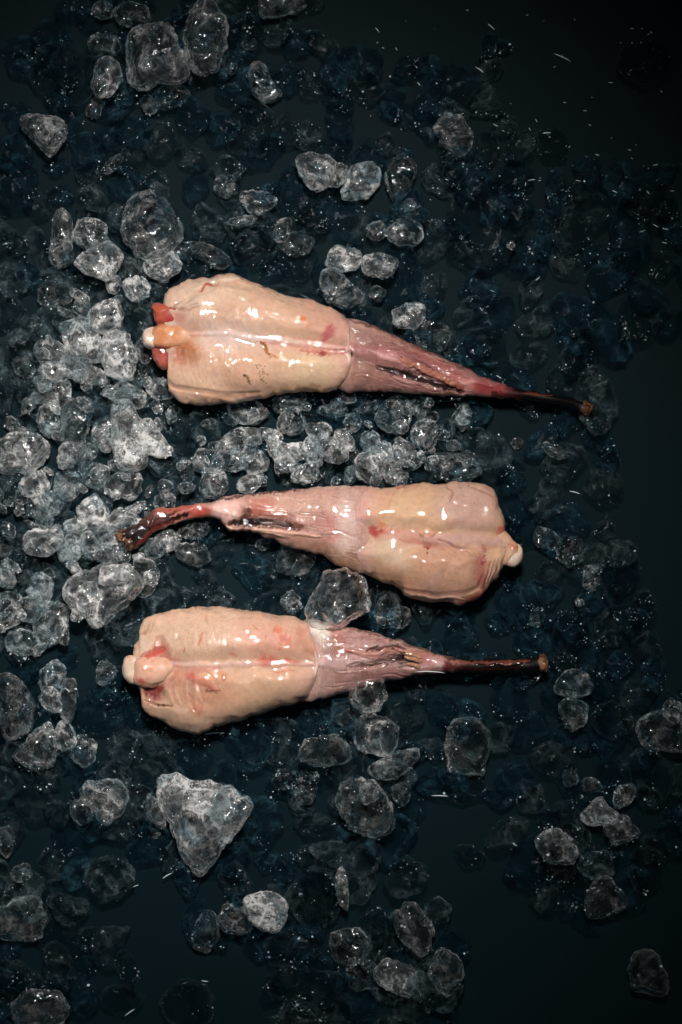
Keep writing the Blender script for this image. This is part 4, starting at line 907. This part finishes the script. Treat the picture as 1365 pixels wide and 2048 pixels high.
# right side
E(1095, 1078, 28, 20, 35, .24, 'thin slanting ice just right of the middle tail bone stub')
G([(1168, 1140), (1172, 1132), (1192, 1132), (1198, 1145), (1196, 1172), (1180, 1184), (1166, 1176)], .44, 'small frosted square ice below right of the middle tail bone stub')
E(1160, 1205, 9, 8, 0, .5, 'tiny bright bead under the small frosted square')
E(1075, 1235, 14, 22, 20, .28, 'small pale ice above the end of the lowest tail')
G([(1108, 1380), (1118, 1352), (1140, 1338), (1165, 1342), (1184, 1368), (1182, 1390), (1150, 1398), (1128, 1392)], .34, 'frosted cap of the stacked pair right of the lowest tail tip')
E(1148, 1425, 28, 34, 0, .32, 'clear lower half of the stacked pair right of the lowest tail tip')
G([(1272, 1450), (1290, 1425), (1330, 1420), (1365, 1440), (1375, 1500), (1330, 1497), (1285, 1490)], .28, 'wide grey ice at the right edge, lower part', level=5)
E(1346, 1422, 18, 24, 0, .38, 'small pale ice on the wide grey one at the right edge')
E(1142, 1556, 17, 19, 0, .28, 'small clear egg of ice above the frosted butterfly shape, lower right')
E(1184, 1570, 19, 16, 0, .28, 'small grey ice beside the clear egg, lower right')
G([(1160, 1628), (1175, 1608), (1200, 1592), (1215, 1612), (1240, 1628), (1225, 1648), (1190, 1653), (1165, 1642)], .6, 'bright frosted left wing of the butterfly shape, lower right')
G([(1225, 1610), (1235, 1575), (1262, 1568), (1275, 1572), (1268, 1595), (1248, 1618)], .38, 'clear upper wing of the butterfly shape with a pale tip')
G([(1205, 1650), (1228, 1628), (1252, 1632), (1285, 1665), (1262, 1682), (1222, 1684)], .36, 'clear lower wing of the butterfly shape with a bright underside')
E(1130, 1650, 40, 50, -15, .16, 'dark rimmed ice left of the butterfly shape, lower right')
G([(1073, 1690), (1080, 1668), (1110, 1658), (1140, 1668), (1156, 1695), (1150, 1720), (1115, 1728), (1085, 1715)], .32, 'clear oval ice with a thin pale outline, lower right', level=5)
E(1112, 1742, 38, 24, 0, .18, 'dark ice under the clear outlined oval, lower right')
E(1195, 1730, 36, 27, 0, .22, 'dark knobbly ice right of the clear outlined oval')
G([(1172, 1808), (1188, 1770), (1215, 1755), (1250, 1768), (1266, 1800), (1238, 1826), (1192, 1844)], .24, 'pointed clear ice at the bottom of the lower right cluster', level=5)
G([(1258, 1935), (1275, 1905), (1308, 1905), (1332, 1948), (1338, 1988), (1320, 2001), (1276, 1990), (1260, 1960)], .2, 'lone faint clear ice in the bottom right corner', level=5)
# below the lowest tail
E(700, 1428, 36, 26, 20, .22, 'dim ice left of the round plate shaped one')
G([(706, 1472), (714, 1442), (745, 1428), (780, 1440), (798, 1466), (790, 1500), (755, 1518), (722, 1505)], .46, 'round plate shaped clear ice below the lowest tail', level=5)
G([(732, 1550), (745, 1530), (790, 1505), (825, 1497), (838, 1505), (822, 1535), (792, 1556), (755, 1560)], .36, 'slanted shoe shaped ice under the round plate')
E(655, 1502, 52, 32, -5, .24, 'wide dim ice left of the round plate')
G([(655, 1602), (670, 1580), (720, 1560), (765, 1580), (786, 1620), (776, 1665), (735, 1670), (690, 1650)], .26, 'large clear ice lump under the shoe shaped one', level=5)
E(738, 1585, 18, 26, 0, .36, 'milky thumb of ice on the large clear lump')
E(613, 1576, 21, 43, 8, .26, 'tall thin rimmed ice left of the large clear lump')
E(572, 1560, 26, 20, 0, .2, 'small rimmed ice left of the tall thin one')
E(805, 1586, 21, 26, -20, .28, 'small sparkling ice right of the milky thumb')
G([(885, 1500), (890, 1460), (918, 1442), (952, 1440), (982, 1472), (980, 1520), (962, 1549), (912, 1550), (884, 1532)], .2, 'blue square ice cube with bright lower corners, right of centre', level=5, rim=1.5)
E(165, 1622, 23, 26, 0, .26, 'dim ice behind the rounded triangle at lower left')
G([(162, 1580), (186, 1556), (225, 1550), (250, 1565), (258, 1595), (246, 1624), (212, 1644), (190, 1622), (170, 1600)], .44, 'rounded triangle of clear ice with a pale rim, lower left', level=5)
E(312, 1625, 15, 36, -25, .36, 'thin pale ice leaning on the largest frosted triangle')
G([(312, 1560), (360, 1552), (400, 1568), (440, 1560), (480, 1575), (495, 1605), (480, 1650), (448, 1690), (430, 1722), (405, 1752), (370, 1720), (355, 1680), (342, 1640), (320, 1605)], .56, 'largest frosted triangular ice, pointing down, below the lowest tail', level=5, hk=.34)
G([(73, 1350), (90, 1335), (115, 1320), (133, 1340), (130, 1372), (105, 1390), (80, 1378)], .5, 'frosted upper ice of the column left of the lowest tail')
E(102, 1402, 22, 26, 0, .5, 'frosted lower ice of the column left of the lowest tail')
E(138, 1398, 17, 47, 4, .32, 'tall clear ice with a white foot left of the lowest tail')
E(130, 1470, 24, 26, -20, .42, 'small clear frosted triangle under the tall clear one')
E(166, 1503, 28, 30, 0, .42, 'round clear ball of ice left below the lowest tail')
G([(28, 1512), (48, 1490), (75, 1458), (100, 1450), (113, 1490), (102, 1550), (82, 1548), (52, 1530)], .36, 'craggy clear ice left of the round ball', level=5)
G([(-10, 1370), (20, 1350), (50, 1372), (75, 1405), (70, 1450), (40, 1470), (-10, 1475)], .3, 'large clear ice at the left edge beside the lowest tail', level=5)
E(213, 1345, 20, 26, 0, .34, 'small blue square ice just left of the lowest tail bone')
E(15, 1682, 18, 32, 0, .3, 'pale ringed ice at the left edge, lower part')
E(44, 1745, 24, 16, -20, .3, 'small bright tipped ice near the left edge, lower part')
G([(-12, 1835), (10, 1810), (45, 1795), (80, 1800), (95, 1850), (80, 1885), (40, 1880), (-12, 1870)], .28, 'wide craggy ice at the left edge near the bottom', level=5)
G([(25, 2010), (50, 1985), (95, 1980), (125, 1995), (142, 2025), (130, 2055), (70, 2060), (30, 2050)], .28, 'ice with a warm pale edge in the bottom left corner', level=5)
G([(488, 1808), (508, 1786), (545, 1784), (570, 1803), (573, 1840), (556, 1864), (530, 1866), (505, 1850)], .56, 'bright frosted round ice in the bottom centre cluster', level=5)
E(470, 1840, 36, 30, 20, .26, 'clear ice left of the bright frosted round one')
E(412, 1862, 27, 42, 10, .2, 'dark clear ice at the left end of the bottom cluster')
E(684, 1778, 13, 42, -8, .38, 'narrow upright rimmed sliver in the bottom cluster')
E(700, 1892, 43, 37, 0, .22, 'round clear ice with a pale upper rim in the bottom cluster')
E(825, 1855, 42, 52, -30, .24, 'big egg of bluish ice at the right of the bottom cluster')
G([(745, 1945), (768, 1920), (808, 1924), (838, 1945), (838, 1978), (812, 1991), (770, 1978)], .42, 'pale flat oval with a warm rim in the bottom cluster')
G([(852, 1940), (865, 1905), (890, 1898), (920, 1920), (925, 1950), (905, 1990), (885, 1992), (862, 1968)], .24, 'clear craggy ice at the right end of the bottom cluster')

TABLE = LIST; LIST = []
HAND = [(np.array(o).mean(0), lab) for o, fr, lab, k in TABLE]
pts = []; r0 = np.random.default_rng(5)
for rmin, rmax, lim in ((46, 58, 60), (26, 44, 520)):
    k0 = 0
    for _ in range(14000):
        x, y = r0.uniform(-60, 1425), r0.uniform(-55, 2105); r = r0.uniform(rmin, rmax)
        if any(inpoly(x, y, h) for h in HOLES): continue
        if all(math.hypot(x - a, y - b) > (r + c) * .64 for a, b, c, _l in pts):
            pts.append((x, y, r, rmin > 40 and 0 < x < 1365 and 0 < y < 2048)); k0 += 1
        if k0 >= lim: break
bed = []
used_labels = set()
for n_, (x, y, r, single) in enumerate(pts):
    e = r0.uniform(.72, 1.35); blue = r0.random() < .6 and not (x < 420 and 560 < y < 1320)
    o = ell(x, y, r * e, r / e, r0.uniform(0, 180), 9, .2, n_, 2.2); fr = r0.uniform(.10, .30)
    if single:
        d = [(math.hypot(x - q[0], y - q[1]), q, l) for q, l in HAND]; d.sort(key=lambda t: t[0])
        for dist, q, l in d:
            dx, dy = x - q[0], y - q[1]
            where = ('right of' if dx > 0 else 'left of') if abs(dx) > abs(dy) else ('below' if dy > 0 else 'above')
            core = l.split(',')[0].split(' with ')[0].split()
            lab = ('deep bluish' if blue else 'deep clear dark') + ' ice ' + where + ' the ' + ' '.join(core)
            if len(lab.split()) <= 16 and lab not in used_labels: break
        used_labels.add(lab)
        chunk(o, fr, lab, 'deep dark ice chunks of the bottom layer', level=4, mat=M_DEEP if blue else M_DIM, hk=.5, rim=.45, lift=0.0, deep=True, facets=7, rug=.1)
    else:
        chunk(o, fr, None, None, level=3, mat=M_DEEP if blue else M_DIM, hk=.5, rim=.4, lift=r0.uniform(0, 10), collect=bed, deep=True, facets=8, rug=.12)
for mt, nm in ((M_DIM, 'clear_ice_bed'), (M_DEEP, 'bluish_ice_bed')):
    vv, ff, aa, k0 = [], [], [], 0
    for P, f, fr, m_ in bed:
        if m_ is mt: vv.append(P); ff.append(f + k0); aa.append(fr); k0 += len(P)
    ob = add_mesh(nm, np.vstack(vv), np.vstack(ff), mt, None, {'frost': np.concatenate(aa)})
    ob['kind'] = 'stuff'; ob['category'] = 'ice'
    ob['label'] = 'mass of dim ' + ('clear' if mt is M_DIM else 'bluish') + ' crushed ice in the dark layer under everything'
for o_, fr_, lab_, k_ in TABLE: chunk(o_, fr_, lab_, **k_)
# broken chips filling the bright heap at left and the band between the two upper tails
HEAP = [(60, 640), (180, 570), (300, 560), (290, 760), (345, 800), (360, 900), (380, 985), (300, 1000), (330, 1130), (270, 1210), (130, 1300), (-20, 1300), (-20, 860), (60, 800)]
BAND = [(400, 830), (560, 810), (860, 800), (960, 850), (960, 960), (700, 965), (560, 970), (400, 960)]
bits = []; r3 = np.random.default_rng(9); sp_ = []
for _ in range(9000):
    if len(bits) >= 170: break
    x, y = r3.uniform(-20, 970), r3.uniform(550, 1310); q_ = r3.uniform(7, 20)
    if not (inpoly(x, y, HEAP) or inpoly(x, y, BAND)): continue
    if any(math.hypot(x - a, y - b_) < (q_ + d_) * .8 for a, b_, d_ in sp_): continue
    sp_.append((x, y, q_)); i, j = ras_idx(np.array([x]), np.array([y]))
    if RAS[i[0], j[0]] > 62: continue
    e = r3.uniform(.65, 1.5)
    chunk(ell(x, y, q_ * e, q_ / e, r3.uniform(0, 180), 7, .22, int(x * 7 + y), 2.0), r3.uniform(.18, .46), None, None, level=3, mat=M_ICE, hk=.55, collect=bits, facets=9)
vv = np.vstack([q[0] for q in bits]); kk = np.cumsum([0] + [len(q[0]) for q in bits[:-1]])
ob = add_mesh('ice_chips', vv, np.vstack([q[1] + k for q, k in zip(bits, kk)]), M_ICE, None, {'frost': np.concatenate([q[2] for q in bits])})
ob['kind'] = 'stuff'; ob['category'] = 'ice'; ob['label'] = 'small broken ice chips filling the bright heap at left and between the tails'
for X, Y, Z in FP: ras_put(X, Y, Z)
G([(540, 812), (552, 790), (578, 779), (604, 780), (613, 795), (600, 814), (570, 826), (548, 824)], .34, 'clear ice overlapping the lower edge of the uppermost tail')
E(695, 795, 20, 14, 0, .3, 'small clear ice half over the membrane edge of the uppermost tail')
E(775, 1222, 28, 36, 20, .34, 'clear rimmed ice right of the big clear block on the lowest tail')
E(798, 1235, 22, 26, 0, .3, 'milky grey ball behind the clear rimmed ice by the lowest tail', lift=20.0)
G([(615, 1215), (640, 1172), (660, 1140), (700, 1140), (740, 1172), (743, 1222), (716, 1230), (702, 1250), (680, 1262), (640, 1256), (620, 1235)], .34, 'big clear block resting on the lowest tail where flesh meets membrane', level=5, lift=66.0, hk=.4)
G([(697, 1390), (708, 1362), (745, 1350), (776, 1372), (774, 1400), (747, 1426), (718, 1420)], .36, 'clear ice half over the lower edge of the lowest tail membrane', level=5, lift=60.0, hk=.35)

for o_, fr_, lab_, k_ in LIST: chunk(o_, fr_, lab_, **k_)
print('ICE', NICE[0], 'under', len(pts))

# ---- thin pale tubes added to stand in for specular glints, mostly upper right
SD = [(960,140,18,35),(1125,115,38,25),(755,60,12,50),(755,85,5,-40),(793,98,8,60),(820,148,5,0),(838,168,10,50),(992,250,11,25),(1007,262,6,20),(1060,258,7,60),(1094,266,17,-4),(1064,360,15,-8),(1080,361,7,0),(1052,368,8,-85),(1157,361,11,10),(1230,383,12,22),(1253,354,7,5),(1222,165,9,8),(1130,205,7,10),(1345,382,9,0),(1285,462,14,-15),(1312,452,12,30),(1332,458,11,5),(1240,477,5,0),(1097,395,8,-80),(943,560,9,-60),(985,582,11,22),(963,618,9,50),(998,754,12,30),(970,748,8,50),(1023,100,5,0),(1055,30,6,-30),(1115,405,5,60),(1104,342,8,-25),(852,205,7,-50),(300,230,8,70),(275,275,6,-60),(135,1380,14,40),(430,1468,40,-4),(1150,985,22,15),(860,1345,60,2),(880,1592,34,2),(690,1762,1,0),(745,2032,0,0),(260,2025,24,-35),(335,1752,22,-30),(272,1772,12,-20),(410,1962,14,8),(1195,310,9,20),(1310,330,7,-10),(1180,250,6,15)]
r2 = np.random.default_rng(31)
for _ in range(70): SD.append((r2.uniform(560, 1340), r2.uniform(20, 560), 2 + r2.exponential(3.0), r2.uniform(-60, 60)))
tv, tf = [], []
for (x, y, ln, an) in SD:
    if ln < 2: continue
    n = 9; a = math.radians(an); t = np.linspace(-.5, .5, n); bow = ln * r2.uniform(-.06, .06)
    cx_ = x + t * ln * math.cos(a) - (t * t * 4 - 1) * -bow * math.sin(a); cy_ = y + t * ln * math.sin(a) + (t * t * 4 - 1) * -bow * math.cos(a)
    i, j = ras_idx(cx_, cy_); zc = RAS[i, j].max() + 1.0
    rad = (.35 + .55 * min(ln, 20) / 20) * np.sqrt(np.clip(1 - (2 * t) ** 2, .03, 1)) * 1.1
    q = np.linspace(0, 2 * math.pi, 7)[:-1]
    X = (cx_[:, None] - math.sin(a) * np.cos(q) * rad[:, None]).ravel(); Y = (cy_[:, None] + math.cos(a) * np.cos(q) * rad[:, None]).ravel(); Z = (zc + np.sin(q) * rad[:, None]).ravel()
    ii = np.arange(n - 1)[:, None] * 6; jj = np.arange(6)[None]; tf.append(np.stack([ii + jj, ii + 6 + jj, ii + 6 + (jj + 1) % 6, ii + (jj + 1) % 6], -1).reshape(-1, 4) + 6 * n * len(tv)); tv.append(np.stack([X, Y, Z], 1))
tv = np.vstack(tv)
wr = add_mesh('glint_streaks', W(tv[:, 0], tv[:, 1], tv[:, 2]), np.vstack(tf), M_GLINT)
wr['kind'] = 'stuff'; wr['label'] = 'short pale streaks standing in for glints, mostly in the dark upper right'; wr['category'] = 'glint streaks'

# ---- tiny pale flakes added to stand in for the sparkle of wet ice
NF = 42000
r1 = np.random.default_rng(77)
fx = []; 
cnt = np.array([len(a[0]) ** .5 * (1.0) for a in FLAKE_SITES]); pr_ = cnt / cnt.sum()
pick = r1.choice(len(FLAKE_SITES), NF, p=pr_)
V0 = np.array([(1, 0, 0), (-1, 0, 0), (0, 1, 0), (0, -1, 0), (0, 0, 1), (0, 0, -1.)])
F0 = np.array([(0, 2, 4), (2, 1, 4), (1, 3, 4), (3, 0, 4), (2, 0, 5), (1, 2, 5), (3, 1, 5), (0, 3, 5)])
clump = Noise(5, 2, 75, 3)
vs, fs = [], []
for k in range(NF):
    X, Y, Z, fr = FLAKE_SITES[pick[k]]; i = r1.integers(len(X)); x, y, z = X[i] + r1.normal() * 2, Y[i] + r1.normal() * 2, Z[i]
    if clump(np.array([[x, y]]))[0] < r1.uniform(-.2, .8): continue
    a, b_ = ras_idx(np.array([x]), np.array([y]))
    if RAS[a[0], b_[0]] > z + 14: continue
    s = .34 + r1.exponential(.38)
    q = V0 * np.array([s * r1.uniform(.7, 1.4), s, s * .6])
    al = r1.uniform(0, 6.28); ca, sa = math.cos(al), math.sin(al)
    q = np.stack([q[:, 0] * ca - q[:, 1] * sa, q[:, 0] * sa + q[:, 1] * ca, q[:, 2]], 1)
    tl = r1.normal() * .35; q = np.stack([q[:, 0], q[:, 1] * math.cos(tl) - q[:, 2] * math.sin(tl), q[:, 1] * math.sin(tl) + q[:, 2] * math.cos(tl)], 1)
    vs.append(np.array([x, y, z + .5]) + q); fs.append(F0 + 6 * len(fs))
vs = np.vstack(vs); fs = np.vstack(fs)
fl = add_mesh('sparkle_flakes', W(vs[:, 0], vs[:, 1], vs[:, 2]), fs, M_GLINT, None, smooth=False)
fl['kind'] = 'stuff'; fl['label'] = 'tiny pale flakes standing in for sparkle, scattered over the ice'; fl['category'] = 'ice flakes'
